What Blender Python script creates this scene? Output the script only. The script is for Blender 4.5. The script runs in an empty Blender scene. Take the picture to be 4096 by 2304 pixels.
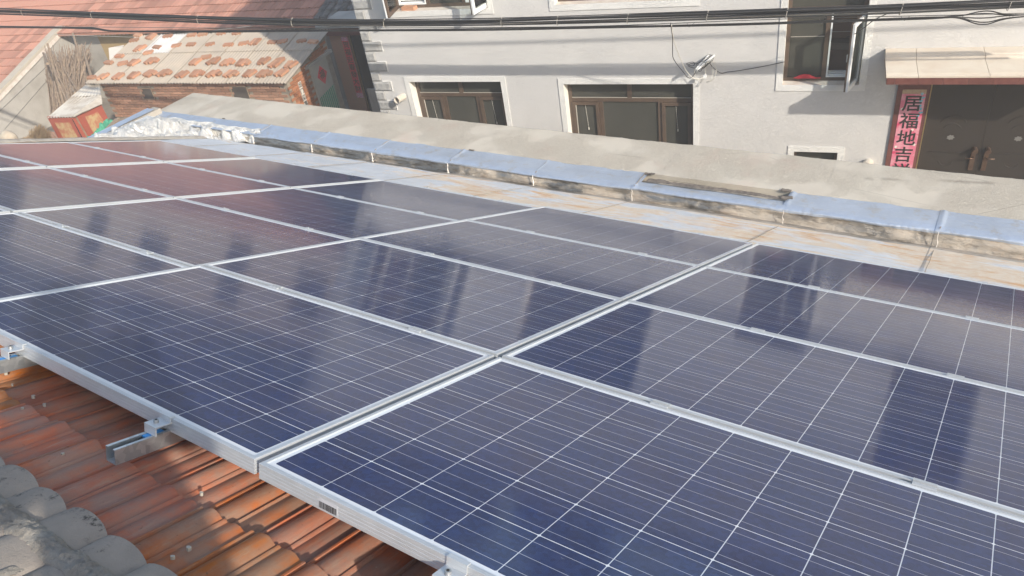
import bpy, bmesh, math, random
import numpy as np
from mathutils import Vector, Matrix, noise

random.seed(7)
rnd = random.Random(11)
PI = math.pi
SC = bpy.context.scene
COL = SC.collection

# ---------------------------------------------------------------- camera, sky, sun, exposure
RW = np.array([[0.832992383, 0.534715785, -0.142136269],
               [0.224497984, -0.561445445, -0.796479546],
               [-0.505691946, 0.631552089, -0.587722395]])
CW = np.array([1.297219, -0.571659, 1.282856])
FPX = 3026.81
cam_d = bpy.data.cameras.new('camera')
cam = bpy.data.objects.new('camera', cam_d)
COL.objects.link(cam)
cam_d.sensor_width = 36.0
cam_d.lens = FPX * 36.0 / 4096.0
cam_d.clip_start = 0.05
cam_d.clip_end = 500
m = Matrix.Identity(4)
for i in range(3):
    m[i][0] = RW[0][i]
    m[i][1] = -RW[1][i]
    m[i][2] = -RW[2][i]
    m[i][3] = CW[i]
cam.matrix_world = m
SC.camera = cam

SUN_AZ, SUN_EL = math.radians(-21.1), math.radians(29.0)
SUNV = Vector((math.cos(SUN_AZ) * math.cos(SUN_EL), math.sin(SUN_AZ) * math.cos(SUN_EL), math.sin(SUN_EL)))
world = bpy.data.worlds.new('World')
SC.world = world
world.use_nodes = True
wnt = world.node_tree
wnt.nodes.clear()
wo = wnt.nodes.new('ShaderNodeOutputWorld')
wb = wnt.nodes.new('ShaderNodeBackground')
ws = wnt.nodes.new('ShaderNodeTexSky')
ws.sky_type = 'NISHITA'
ws.sun_disc = False
ws.sun_elevation = SUN_EL
ws.sun_rotation = PI / 2 - SUN_AZ
ws.air_density = 1.2
ws.dust_density = 1.6
ws.ozone_density = 1.0
wb.inputs['Strength'].default_value = 0.15
wnt.links.new(ws.outputs[0], wb.inputs['Color'])
wnt.links.new(wb.outputs[0], wo.inputs['Surface'])
sun_d = bpy.data.lights.new('sun', 'SUN')
sun_d.energy = 3.5
sun_d.angle = math.radians(0.8)
sun_d.color = (1.0, 0.93, 0.82)
sun = bpy.data.objects.new('sun', sun_d)
COL.objects.link(sun)
sun.rotation_euler = SUNV.to_track_quat('Z', 'Y').to_euler()
sun.location = (10, -4, 12)
SC.view_settings.view_transform = 'Standard'
SC.view_settings.look = 'None'
SC.view_settings.exposure = 0.76
SC.view_settings.gamma = 1.0
SC.view_settings.use_curve_mapping = False
SC.render.engine = 'CYCLES'
SC.cycles.max_bounces = 6

# ---------------------------------------------------------------- frames
# F: along the street front (s to the right, n away from the viewer, z up)
HD = Vector((0.97468656, 0.22357573, 0))
NF = Vector((-0.22357573, 0.97468656, 0))
CN = -0.84721447
MF = Matrix(((HD.x, NF.x, 0, NF.x * CN), (HD.y, NF.y, 0, NF.y * CN), (0, 0, 1, 0), (0, 0, 0, 1)))
# P: plane of the panels (x along the long sides, y down the slope, z out of the roof)
MP = Matrix(((0.999670189, 0.010683671, -0.023353226, 0), (0, 0.909357971, 0.41601452, 0),
             (0.025681005, -0.415877313, 0.909058054, 0), (0, 0, 0, 1)))
# Q: along the eaves parapet (u along, v outwards, w up), origin on its inner top edge
_U = Vector((1, 0.0302, 0.0158)).normalized()
_V = Vector((-0.0302, 1, 0)).normalized()
_W = _U.cross(_V).normalized()
MQ = Matrix(((_U.x, _V.x, _W.x, 0), (_U.y, _V.y, _W.y, 5.342), (_U.z, _V.z, _W.z, -2.425), (0, 0, 0, 1)))
MI = Matrix.Identity(4)
GROUND = -6.3


def ray(px, py):
    v = np.array([(px - 2048) / FPX, (py - 1152) / FPX, 1.0])
    return Vector(RW.T @ v)


def at(px, py, n):
    """point at distance n in front of the viewer, in F coordinates"""
    r = ray(px, py)
    c = Vector(CW)
    t = n / r.dot(NF)
    p = c + r * t
    return Vector((p.dot(HD), n, p.z))


def on_z(px, py, z):
    r = ray(px, py)
    c = Vector(CW)
    p = c + r * ((z - c.z) / r.z)
    return Vector((p.dot(HD), (p - c).dot(NF), z))


def on_plane(M4, px, py, off=0.0):
    """point where a line of sight meets the plane z=off of frame M4, in that frame"""
    inv = M4.inverted()
    c = inv @ Vector(CW)
    d = (inv.to_3x3() @ ray(px, py))
    return c + d * ((off - c.z) / d.z)


ORG = {}


def thing(name, label, cat, M4=MI, o=(0, 0, 0), group=None):
    e = bpy.data.objects.new(name, None)
    COL.objects.link(e)
    e.empty_display_size = 0.1
    o = Vector(o)
    e.matrix_world = M4 @ Matrix.Translation(o)
    e['label'] = label
    e['category'] = cat
    if group:
        e['group'] = group
    ORG[e.name] = o
    return e


def tag(ob, label, cat, group=None):
    ob['label'] = label
    ob['category'] = cat
    if group:
        ob['group'] = group
    return ob


class MB:
    def __init__(self):
        self.v = []
        self.f = []
        self.mi = []

    def face(self, pts, mi=0):
        b = len(self.v)
        self.v += [tuple(p) for p in pts]
        self.f.append(tuple(range(b, b + len(pts))))
        self.mi.append(mi)

    def box(self, x0, x1, y0, y1, z0, z1, mi=0, M4=None):
        c = [(x0, y0, z0), (x1, y0, z0), (x1, y1, z0), (x0, y1, z0), (x0, y0, z1), (x1, y0, z1), (x1, y1, z1), (x0, y1, z1)]
        if M4 is not None:
            c = [tuple(M4 @ Vector(p)) for p in c]
        b = len(self.v)
        self.v += c
        for q in ((0, 3, 2, 1), (4, 5, 6, 7), (0, 1, 5, 4), (1, 2, 6, 5), (2, 3, 7, 6), (3, 0, 4, 7)):
            self.f.append(tuple(b + i for i in q))
            self.mi.append(mi)
        return self

    def grid(self, fn, nu, nv, mi=0, flip=False):
        b = len(self.v)
        for i in range(nu + 1):
            for j in range(nv + 1):
                self.v.append(tuple(fn(i / nu, j / nv)))
        for i in range(nu):
            for j in range(nv):
                a = b + i * (nv + 1) + j
                q = (a, a + nv + 1, a + nv + 2, a + 1)
                self.f.append(q[::-1] if flip else q)
                self.mi.append(mi)
        return self

    def tube(self, pts, r, seg=6, mi=0, cap=True):
        pts = [Vector(p) for p in pts]
        n = len(pts)
        rr = r if isinstance(r, (list, tuple)) else [r] * n
        b = len(self.v)
        up = Vector((0.12, 0.31, 0.94))
        for i, p in enumerate(pts):
            t = (pts[min(i + 1, n - 1)] - pts[max(i - 1, 0)])
            if t.length < 1e-9:
                t = Vector((0, 0, 1))
            t.normalize()
            a = t.cross(up)
            if a.length < 1e-3:
                a = t.cross(Vector((1, 0, 0)))
            a.normalize()
            c = t.cross(a).normalized()
            for k in range(seg):
                th = 2 * PI * k / seg
                self.v.append(tuple(p + (a * math.cos(th) + c * math.sin(th)) * rr[i]))
        for i in range(n - 1):
            for k in range(seg):
                k2 = (k + 1) % seg
                self.f.append((b + i * seg + k, b + i * seg + k2, b + (i + 1) * seg + k2, b + (i + 1) * seg + k))
                self.mi.append(mi)
        if cap:
            self.f.append(tuple(b + k for k in range(seg))[::-1])
            self.mi.append(mi)
            self.f.append(tuple(b + (n - 1) * seg + k for k in range(seg)))
            self.mi.append(mi)
        return self

    def prism(self, poly, axis, a0, a1, mi=0):
        """extrude a 2d polygon along axis ('x','y','z')"""
        def put(p, a):
            if axis == 'x':
                return (a, p[0], p[1])
            if axis == 'y':
                return (p[0], a, p[1])
            return (p[0], p[1], a)
        b = len(self.v)
        n = len(poly)
        self.v += [put(p, a0) for p in poly] + [put(p, a1) for p in poly]
        for i in range(n):
            j = (i + 1) % n
            self.f.append((b + i, b + j, b + n + j, b + n + i))
            self.mi.append(mi)
        self.f.append(tuple(range(b, b + n))[::-1])
        self.f.append(tuple(range(b + n, b + 2 * n)))
        self.mi += [mi, mi]
        return self

    def mesh(self, name, mats, off=None, smooth=False, fix=True):
        me = bpy.data.meshes.new(name)
        v = self.v
        if off is not None:
            o = off
            v = [(p[0] - o[0], p[1] - o[1], p[2] - o[2]) for p in v]
        me.from_pydata(v, [], self.f)
        for mt in (mats if isinstance(mats, (list, tuple)) else [mats]):
            me.materials.append(mt)
        if any(self.mi):
            me.polygons.foreach_set('material_index', self.mi)
        if fix:
            bm = bmesh.new()
            bm.from_mesh(me)
            bmesh.ops.recalc_face_normals(bm, faces=bm.faces)
            bm.to_mesh(me)
            bm.free()
        if smooth:
            me.polygons.foreach_set('use_smooth', [True] * len(me.polygons))
            if smooth != 'all':
                try:
                    me.set_sharp_from_angle(angle=math.radians(smooth if smooth is not True else 40))
                except Exception:
                    pass
        me.update()
        return me

    def build(self, name, mats, parent=None, M4=None, smooth=False, fix=True, o=None):
        """parent given: coordinates are absolute in the thing's frame. top level: M4 and base point o."""
        if parent is not None:
            off = ORG.get(parent.name, Vector((0, 0, 0)))
            ob = bpy.data.objects.new(name, self.mesh(name, mats, off, smooth, fix))
            COL.objects.link(ob)
            ob.parent = parent
            ORG[ob.name] = off
        else:
            off = Vector(o if o is not None else (0, 0, 0))
            ob = bpy.data.objects.new(name, self.mesh(name, mats, off, smooth, fix))
            COL.objects.link(ob)
            ob.matrix_world = (M4 or MI) @ Matrix.Translation(off)
            ORG[ob.name] = off
        return ob


def inst(name, me, parent, loc, rot=None, scale=None):
    ob = bpy.data.objects.new(name, me)
    COL.objects.link(ob)
    ob.parent = parent
    ob.location = Vector(loc) - ORG.get(parent.name, Vector((0, 0, 0)))
    if rot is not None:
        ob.rotation_euler = rot
    if scale is not None:
        ob.scale = scale
    ORG[ob.name] = Vector((0, 0, 0))
    return ob


def struct(ob):
    ob['kind'] = 'structure'
    return ob


def stuff(ob):
    ob['kind'] = 'stuff'
    return ob


ORD = ['first', 'second', 'third', 'fourth', 'fifth', 'sixth', 'seventh', 'eighth', 'ninth', 'tenth', 'eleventh', 'twelfth',
       'thirteenth', 'fourteenth', 'fifteenth', 'sixteenth', 'seventeenth', 'eighteenth', 'nineteenth', 'twentieth']


# ---------------------------------------------------------------- materials
class NT:
    def __init__(self, name):
        self.m = bpy.data.materials.new(name)
        self.m.use_nodes = True
        self.t = self.m.node_tree
        self.b = self.t.nodes['Principled BSDF']
        self._tc = None

    def n(self, typ, **kw):
        nd = self.t.nodes.new(typ)
        for k, v in kw.items():
            setattr(nd, k, v)
        return nd

    def put(self, sock, v):
        if v is None:
            return
        if isinstance(v, bpy.types.NodeSocket):
            self.t.links.new(v, sock)
        else:
            if isinstance(v, (tuple, list)) and len(v) == 3 and sock.type == 'RGBA':
                v = (*v, 1.0)
            sock.default_value = v

    def tc(self, which='Object'):
        if self._tc is None:
            self._tc = self.n('ShaderNodeTexCoord')
        return self._tc.outputs[which]

    def mapped(self, scale=(1, 1, 1), src=None, loc=(0, 0, 0)):
        mp = self.n('ShaderNodeMapping')
        self.put(mp.inputs['Vector'], src if src is not None else self.tc())
        mp.inputs['Scale'].default_value = scale
        mp.inputs['Location'].default_value = loc
        return mp.outputs[0]

    def noise(self, scale=5, detail=4, rough=.55, vec=None, dist=0.0, out='Fac'):
        nd = self.n('ShaderNodeTexNoise')
        self.put(nd.inputs['Vector'], vec if vec is not None else self.tc())
        nd.inputs['Scale'].default_value = scale
        nd.inputs['Detail'].default_value = detail
        nd.inputs['Roughness'].default_value = rough
        nd.inputs['Distortion'].default_value = dist
        return nd.outputs[out]

    def vor(self, scale=5, vec=None, feature='F1', out='Distance'):
        nd = self.n('ShaderNodeTexVoronoi', feature=feature)
        self.put(nd.inputs['Vector'], vec if vec is not None else self.tc())
        nd.inputs['Scale'].default_value = scale
        return nd.outputs[out]

    def ramp(self, fac, a, b, lo=0.0, hi=1.0):
        nd = self.n('ShaderNodeMapRange')
        nd.inputs['From Min'].default_value = a
        nd.inputs['From Max'].default_value = b
        nd.inputs['To Min'].default_value = lo
        nd.inputs['To Max'].default_value = hi
        self.put(nd.inputs['Value'], fac)
        return nd.outputs[0]

    def mix(self, fac, a, b, mode='MIX'):
        nd = self.n('ShaderNodeMix', data_type='RGBA', blend_type=mode)
        self.put(nd.inputs[0], fac)
        self.put(nd.inputs[6], a)
        self.put(nd.inputs[7], b)
        return nd.outputs[2]

    def math(self, op, a, b=None, clamp=False):
        nd = self.n('ShaderNodeMath', operation=op, use_clamp=clamp)
        self.put(nd.inputs[0], a)
        if b is not None:
            self.put(nd.inputs[1], b)
        return nd.outputs[0]

    def sep(self, vec):
        nd = self.n('ShaderNodeSeparateXYZ')
        self.put(nd.inputs[0], vec)
        return nd.outputs

    def comb(self, x, y, z):
        nd = self.n('ShaderNodeCombineXYZ')
        self.put(nd.inputs[0], x)
        self.put(nd.inputs[1], y)
        self.put(nd.inputs[2], z)
        return nd.outputs[0]

    def rand(self):
        return self.n('ShaderNodeObjectInfo').outputs['Random']

    def hsv(self, col, h=.5, s=1.0, v=1.0):
        nd = self.n('ShaderNodeHueSaturation')
        self.put(nd.inputs['Color'], col)
        self.put(nd.inputs['Hue'], h)
        self.put(nd.inputs['Saturation'], s)
        self.put(nd.inputs['Value'], v)
        return nd.outputs[0]

    def bump(self, h, strength=.3, dist=.01, normal=None):
        nd = self.n('ShaderNodeBump')
        self.put(nd.inputs['Height'], h)
        self.put(nd.inputs['Strength'], strength)
        nd.inputs['Distance'].default_value = dist
        if normal is not None:
            self.put(nd.inputs['Normal'], normal)
        return nd.outputs[0]

    def done(self, col=None, rough=None, metal=None, normal=None, spec=None, coat=None, coat_rough=None):
        b = self.b
        self.put(b.inputs['Base Color'], col)
        self.put(b.inputs['Roughness'], rough)
        self.put(b.inputs['Metallic'], metal)
        if normal is not None:
            self.put(b.inputs['Normal'], normal)
        if spec is not None:
            self.put(b.inputs['Specular IOR Level'], spec)
        if coat is not None:
            self.put(b.inputs['Coat Weight'], coat)
            self.put(b.inputs['Coat Roughness'], coat_rough if coat_rough is not None else .05)
        return self.m


def simple(name, c1, c2=None, scale=4, rough=.7, metal=0.0, bscale=0, bstr=.3, bdist=.004, orand=0.0, spec=None, stretch=None, lo=.35, hi=.65, coat=None):
    k = NT(name)
    vec = k.mapped(stretch) if stretch else None
    col = c1
    if c2 is not None:
        col = k.mix(k.ramp(k.noise(scale, 5, .6, vec), lo, hi), c1, c2)
    if orand:
        v = k.ramp(k.rand(), 0, 1, 1 - orand, 1 + orand)
        col = k.hsv(col if isinstance(col, bpy.types.NodeSocket) else k.mix(0.0, c1, c1), .5, 1.0, v)
    nrm = None
    if bscale:
        nrm = k.bump(k.noise(bscale, 4, .6, vec), bstr, bdist)
    return k.done(col, rough, metal, nrm, spec, coat)


def m_cell():
    k = NT('solar_cell_silicon')
    tc = k.tc()
    x, y, z = k.sep(tc)
    r = k.rand()
    off = k.math('MULTIPLY', r, 37.0)
    vec = k.comb(k.math('ADD', x, off), y, off)
    cr = k.vor(95, vec, out='Color')
    cx = k.sep(cr)
    g = k.ramp(k.noise(9, 2, .5, vec), .3, .7)
    base = k.mix(g, (0.012, 0.028, 0.105), (0.022, 0.028, 0.082))
    base = k.mix(k.ramp(r, 0, 1, 0, .6), base, (0.011, 0.030, 0.100))
    base = k.hsv(base, .5, 1.0, k.ramp(cx[0], 0, 1, .82, 1.2))
    # three silver busbars along x
    ay = k.math('ABSOLUTE', y)
    d1 = k.math('ABSOLUTE', y)
    d2 = k.math('ABSOLUTE', k.math('SUBTRACT', ay, 0.0515))
    d = k.math('MINIMUM', d1, d2)
    bus = k.math('LESS_THAN', d, 0.00060)
    # fine grid fingers, only a slight lightening
    fin = k.math('LESS_THAN', k.math('FRACT', k.math('MULTIPLY', x, 480.0)), 0.07)
    base = k.mix(k.math('MULTIPLY', fin, .30), base, (0.22, 0.24, 0.28))
    col = k.mix(bus, base, (0.44, 0.46, 0.52))
    # dust film on the glass, droppings
    dust = k.ramp(k.noise(3.0, 5, .65, k.n('ShaderNodeNewGeometry').outputs['Position']), .35, .8, .004, .035)
    col = k.mix(dust, col, (0.42, 0.40, 0.38))
    gp = k.n('ShaderNodeNewGeometry').outputs['Position']
    spot = k.math('MULTIPLY', k.ramp(k.noise(33, 5, .7, gp), .70, .76, 0, .30), k.ramp(k.noise(2.1, 3, .5, gp), .5, .62))
    col = k.mix(spot, col, (0.40, 0.40, 0.40))
    k.b.inputs['Coat IOR'].default_value = 1.33
    return k.done(col, .5, 0.0, None, .12, 1.0, k.ramp(dust, .004, .035, .075, .13))


def m_backsheet():
    k = NT('white_backsheet_under_glass')
    return k.done((0.72, 0.74, 0.76), .5, 0, None, .3, 1.0, .06)


def m_alu():
    k = NT('anodised_aluminium')
    v = k.mapped((2, 60, 60))
    s = k.noise(12, 3, .5, v)
    b = k.ramp(k.noise(5, 4, .6), .3, .7, .9, 1.05)
    col = k.hsv(k.mix(k.ramp(s, .35, .65), (0.48, 0.505, 0.52), (0.56, 0.58, 0.60)), .5, 1, b)
    return k.done(col, .40, .35, k.bump(s, .06, .001))


def m_galv():
    k = NT('galvanised_steel')
    c = k.vor(60, out='Color')
    g = k.sep(c)[0]
    n2 = k.noise(7, 5, .65)
    col = k.mix(k.ramp(g, 0, 1), (0.42, 0.45, 0.47), (0.60, 0.62, 0.63))
    col = k.mix(k.ramp(n2, .5, .75, 0, .6), col, (0.38, 0.34, 0.30))
    return k.done(col, k.ramp(n2, .3, .7, .25, .5), .8, k.bump(n2, .1, .001))


def m_clay():
    """terracotta tiles: streaks down the slope, dust, lime spots"""
    k = NT('weathered_terracotta')
    r = k.rand()
    tc = k.tc()
    x, y, z = k.sep(tc)
    off = k.math('MULTIPLY', r, 19.0)
    vec = k.comb(k.math('ADD', x, off), k.math('MULTIPLY', y, .12), k.math('MULTIPLY', z, 1.0))
    st = k.noise(30, 5, .6, vec)
    vec2 = k.comb(k.math('ADD', x, off), y, z)
    bl = k.noise(7, 5, .65, vec2)
    col = k.mix(k.ramp(st, .36, .62), (0.52, 0.145, 0.045), (0.33, 0.125, 0.07))
    col = k.mix(k.ramp(bl, .40, .60, .1, .85), col, (0.29, 0.19, 0.14))
    col = k.mix(k.ramp(k.noise(42, 6, .7, vec), .55, .72, 0, .65), col, (0.36, 0.27, 0.19))
    # pale cement smears and dark spots
    sp = k.noise(26, 6, .75, vec2)
    col = k.mix(k.ramp(sp, .70, .76, 0, .55), col, (0.50, 0.44, 0.36))
    dk = k.noise(60, 4, .7, vec2)
    col = k.mix(k.ramp(dk, .66, .74, 0, .7), col, (0.07, 0.05, 0.04))
    col = k.hsv(col, k.ramp(r, 0, 1, .492, .508), k.ramp(r, 0, 1, .95, 1.15), k.ramp(k.math('FRACT', k.math('MULTIPLY', r, 7.3)), 0, 1, .82, 1.15))
    h = k.math('ADD', k.math('MULTIPLY', st, .8), k.math('MULTIPLY', k.noise(140, 4, .7, vec2), .5))
    return k.done(col, k.ramp(bl, .3, .7, .78, .95), 0, k.bump(h, .6, .0035), .2)


def m_greytile():
    k = NT('grey_cement_tile')
    r = k.rand()
    x, y, z = k.sep(k.tc())
    off = k.math('MULTIPLY', r, 23.0)
    vec = k.comb(k.math('ADD', x, off), y, z)
    n1 = k.noise(9, 5, .6, vec)
    col = k.mix(k.ramp(n1, .35, .65), (0.25, 0.215, 0.18), (0.31, 0.265, 0.22))
    moss = k.math('MULTIPLY', k.ramp(k.noise(24, 7, .78, vec), .54, .63), k.ramp(k.noise(5, 3, .5, vec), .42, .54))
    col = k.mix(moss, col, (0.045, 0.04, 0.035))
    return k.done(col, .85, 0, k.bump(k.math('ADD', k.noise(180, 4, .7, vec), k.noise(30, 5, .7, vec)), .6, .003), .3)


def m_mortar(name='lime_mortar', c1=(0.45, 0.42, 0.37), c2=(0.33, 0.29, 0.245), dark=.6):
    k = NT(name)
    n1 = k.noise(10, 6, .65)
    col = k.mix(k.ramp(n1, .35, .65), c1, c2)
    cr = k.noise(38, 7, .8)
    col = k.mix(k.ramp(cr, .60, .70, 0, dark), col, (0.07, 0.06, 0.05))
    return k.done(col, .95, 0, k.bump(k.math('ADD', k.math('MULTIPLY', cr, 1.5), k.noise(110, 5, .75)), 1.0, .010), .2)


def m_concrete_cap():
    """cement screed with patches of pebbly worm-like relief"""
    k = NT('rough_cement_screed')
    n1 = k.noise(1.6, 5, .6)
    col = k.mix(k.ramp(n1, .35, .68), (0.53, 0.485, 0.405), (0.49, 0.44, 0.365))
    pink = k.ramp(k.noise(2.3, 4, .6, k.mapped((1, 1, 1), loc=(5, 2, 0))), .58, .72, 0, .5)
    col = k.mix(pink, col, (0.50, 0.40, 0.33))
    dk = k.ramp(k.noise(9, 7, .75), .70, .76, 0, .35)
    col = k.mix(dk, col, (0.18, 0.15, 0.12))
    pat = k.ramp(k.noise(1.9, 3, .5, k.mapped((1, 1, 1), loc=(3, 7, 1))), .40, .55)
    wig = k.noise(46, 3, .6, None, 1.2)
    wr = k.ramp(k.math('ABSOLUTE', k.math('SUBTRACT', wig, .5)), 0, .10)
    h = k.math('ADD', k.math('MULTIPLY', k.math('MULTIPLY', wr, pat), 1.0), k.math('MULTIPLY', k.noise(22, 6, .7), .5))
    col = k.mix(k.math('MULTIPLY', k.math('SUBTRACT', 1.0, wr), k.math('MULTIPLY', pat, .26)), col, (0.26, 0.215, 0.165))  # shading of the relief put into the colour: hollows mixed darker
    crk = k.ramp(k.vor(.9, k.mapped((1, 1.6, 1), k.n('ShaderNodeNewGeometry').outputs['Position']), 'DISTANCE_TO_EDGE'), 0, .006, .45, 0)
    col = k.mix(k.math('MULTIPLY', crk, k.ramp(k.noise(3, 3), .5, .6)), col, (0.12, 0.10, 0.08))
    return k.done(col, .95, 0, k.bump(h, .6, .009), .2)


def m_plaster(name, c1, c2, strength=.8, stain=True):
    """trowelled render with short curly ridges"""
    k = NT(name)
    w = k.noise(20, 3, .65, k.mapped((1, 1, 1.4)), 1.4)
    ridge = k.ramp(k.math('ABSOLUTE', k.math('SUBTRACT', w, .5)), 0, .085, 1, 0)
    pat = k.ramp(k.noise(2.5, 4, .6), .30, .55, .25, 1)
    h = k.math('ADD', k.math('MULTIPLY', ridge, pat), k.math('MULTIPLY', k.noise(70, 4, .7), .35))
    col = k.mix(k.ramp(k.noise(.9, 5, .6), .35, .65), c1, c2)
    if stain:
        vs = k.noise(3.0, 6, .65, k.mapped((3.0, 3.0, .35)))
        col = k.mix(k.ramp(vs, .60, .80, 0, .12), col, (0.45, 0.38, 0.30))
    return k.done(col, .92, 0, k.bump(h, strength, .008), .2)


def m_foil(name, tint, stain=.0, rough=.34, metal=.8, bs=1.0):
    """aluminium faced bitumen sheet"""
    k = NT(name)
    pos = k.n('ShaderNodeNewGeometry').outputs['Position']
    x, y, z = k.sep(pos)
    em = k.noise(75, 4, .65, pos)
    cr = k.noise(13, 6, .62, k.mapped((1.0, 1.7, 1.7), pos), .8)
    col = k.mix(k.ramp(k.noise(4, 5, .6, pos), .3, .7), tint, tuple(c * .86 for c in tint))
    met = metal
    ro = rough
    if stain > 0:
        right = k.ramp(x, -7.0, -1.5, 0, .20)
        sn = k.noise(1.5, 7, .68, k.mapped((.8, 2.2, 1.2), pos), .6)
        fac = k.ramp(k.math('ADD', sn, right), .60, .72, 0, stain)
        fine = k.noise(18, 6, .7, pos)
        rust = k.mix(k.ramp(fine, .35, .65), (0.62, 0.46, 0.30), (0.66, 0.58, 0.47))
        rust = k.mix(k.ramp(k.noise(3.2, 6, .7, k.mapped((.7, 2.5, 1), pos)), .52, .62, 0, .85), rust, (0.55, 0.30, 0.12))
        col = k.mix(fac, col, rust)
        met = k.ramp(fac, 0, stain, metal, 0.0)
        ro = k.ramp(fac, 0, stain, rough, .85)
    h = k.math('ADD', k.math('MULTIPLY', cr, 1.0), k.math('MULTIPLY', em, .18))
    if bs > 2:
        fold = k.noise(9, 5, .6, k.mapped((.9, 1.0, 4.5), pos), 1.2)
        h = k.math('ADD', k.math('MULTIPLY', h, .5), k.math('MULTIPLY', fold, .8))
        dirt = k.ramp(k.noise(3.4, 6, .7, k.mapped((1, 1, 3), pos)), .50, .60, 0, .7)
        col = k.mix(dirt, col, (0.20, 0.175, 0.145))
    elif 1.1 < bs < 1.2:
        sc1 = k.noise(28, 6, .72, k.mapped((.6, 1.6, 1), pos))
        col = k.mix(k.ramp(sc1, .55, .68, 0, .45), col, (0.62, 0.66, 0.70))
        col = k.mix(k.ramp(k.noise(7, 7, .72, pos), .54, .66, 0, .6), col, (0.44, 0.41, 0.36))
        h = k.math('ADD', h, k.math('MULTIPLY', k.noise(5, 4, .6, k.mapped((.5, 5, 5), pos), .5), 1.2))
    elif bs > 1.2:
        warp = k.n('ShaderNodeVectorMath', operation='ADD')
        k.put(warp.inputs[0], k.mapped((1.0, 1.4, .8), pos))
        k.put(warp.inputs[1], k.noise(6, 4, .6, pos, out='Color'))
        cs = k.ramp(k.vor(5 if bs > 2 else 11, warp.outputs[0], 'DISTANCE_TO_EDGE'), 0, .05 if bs > 2 else .16, 1, 0)
        h = k.math('ADD', h, k.math('MULTIPLY', cs, .9))
        col = k.mix(k.math('MULTIPLY', cs, .18), col, (0.14, 0.13, 0.12))
        dirt = k.ramp(k.noise(5, 6, .7, pos), .56, .70, 0, .55)
        col = k.mix(dirt, col, (0.34, 0.30, 0.24))
    return k.done(col, ro, met, k.bump(h, .45 * bs, .012))


def m_brick(name, c1, c2, dark=(0.10, 0.05, 0.035)):
    k = NT(name)
    r = k.rand()
    x, y, z = k.sep(k.tc())
    off = k.math('MULTIPLY', r, 31.0)
    vec = k.comb(k.math('ADD', x, off), y, z)
    n1 = k.noise(11, 5, .65, vec)
    col = k.mix(k.ramp(n1, .3, .7), c1, c2)
    col = k.hsv(col, .5, 1, k.ramp(r, 0, 1, .75, 1.25))
    col = k.mix(k.ramp(k.noise(40, 4, .7, vec), .60, .72, 0, .6), col, dark)
    return k.done(col, .9, 0, k.bump(k.noise(70, 4, .7, vec), .5, .004), .2)


def m_printed(name, base, blobs, scale=16):
    k = NT(name)
    col = base
    for i, (c, lo, hi) in enumerate(blobs):
        n_ = k.noise(scale * (1 + .3 * i), 3, .6, k.mapped((1, 1, 1), loc=(i * 3.1, i * 1.7, 0)))
        col = k.mix(k.ramp(n_, lo, hi), col, c)
    return k.done(col, .6, 0, None, .3)


M = {}
M['cell'] = m_cell()
M['back'] = m_backsheet()
M['alu'] = m_alu()
M['galv'] = m_galv()
M['clay'] = m_clay()
M['greytile'] = m_greytile()
M['mortar'] = m_mortar()
M['ridge'] = m_mortar('mossy_ridge_tile', (0.21, 0.18, 0.145), (0.12, 0.10, 0.085), .7)
M['cap'] = m_concrete_cap()
M['plaster'] = m_plaster('grey_render', (0.60, 0.585, 0.565), (0.57, 0.56, 0.545), .5)
M['trim'] = m_plaster('white_render_band', (0.76, 0.75, 0.72), (0.73, 0.72, 0.69), .7)
M['reveal'] = simple('white_reveal_paint', (0.78, 0.76, 0.71), (0.70, 0.67, 0.60), 6, .85, bscale=40, bstr=.3)
M['sillm'] = simple('broken_mortar_sill', (0.56, 0.47, 0.40), (0.66, 0.61, 0.54), 9, .95, bscale=35, bstr=.8, bdist=.01)
M['quoin'] = simple('grey_quoin_stone', (0.30, 0.295, 0.285), (0.36, 0.355, 0.34), 6, .85, bscale=9, bstr=.9, bdist=.02)
M['brownframe'] = simple('brown_window_frame', (0.085, 0.058, 0.042), (0.11, 0.075, 0.052), 8, .5)
M['whitepvc'] = simple('white_window_profile', (0.72, 0.73, 0.72), None, rough=.35)
M['maroon'] = simple('maroon_glazed_tile', (0.125, 0.045, 0.038), (0.16, 0.062, 0.05), 14, .35, orand=.12)
M['canopy'] = simple('cream_stone_slab', (0.60, 0.54, 0.45), (0.54, 0.46, 0.37), 3, .75, bscale=20, bstr=.25)
M['doorm'] = simple('dark_bronze_door', (0.036, 0.029, 0.024), (0.046, 0.037, 0.031), 120, .45, .2, bscale=220, bstr=.3, bdist=.001)
M['gold'] = simple('brass', (0.55, 0.40, 0.20), None, rough=.35, metal=.8)
M['bronze'] = simple('bronze_handle', (0.13, 0.075, 0.05), (0.17, 0.11, 0.075), 12, .35, .6)
M['silverdecal'] = simple('silver_decal', (0.17, 0.165, 0.155), None, rough=.5)
M['ink'] = simple('black_ink', (0.022, 0.018, 0.016), None, rough=.6)
M['inkbrown'] = simple('faded_ink', (0.10, 0.085, 0.05), None, rough=.7)
M['pink'] = m_printed('pink_paper_print', (0.62, 0.17, 0.24), [((0.66, 0.33, 0.38), .45, .6), ((0.55, 0.05, 0.12), .56, .66)], 6)
M['tan'] = simple('tan_paper_band', (0.45, 0.36, 0.22), (0.40, 0.24, 0.18), 30, .7)
M['red'] = simple('red_paper', (0.68, 0.06, 0.07), (0.60, 0.08, 0.08), 8, .6)
M['rosepaper'] = m_printed('rose_print', (0.60, 0.16, 0.24), [((0.70, 0.50, 0.54), .5, .56), ((0.10, 0.28, 0.24), .60, .64)], 40)
M['blueprint'] = simple('blue_print', (0.06, 0.33, 0.48), (0.3, 0.5, 0.55), 30, .6)
M['whiteprint'] = simple('white_print', (0.68, 0.62, 0.55), None, rough=.6)
M['glass'] = None
k = NT('dark_window_glass')
nn = k.noise(1.2, 3, .5)
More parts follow.
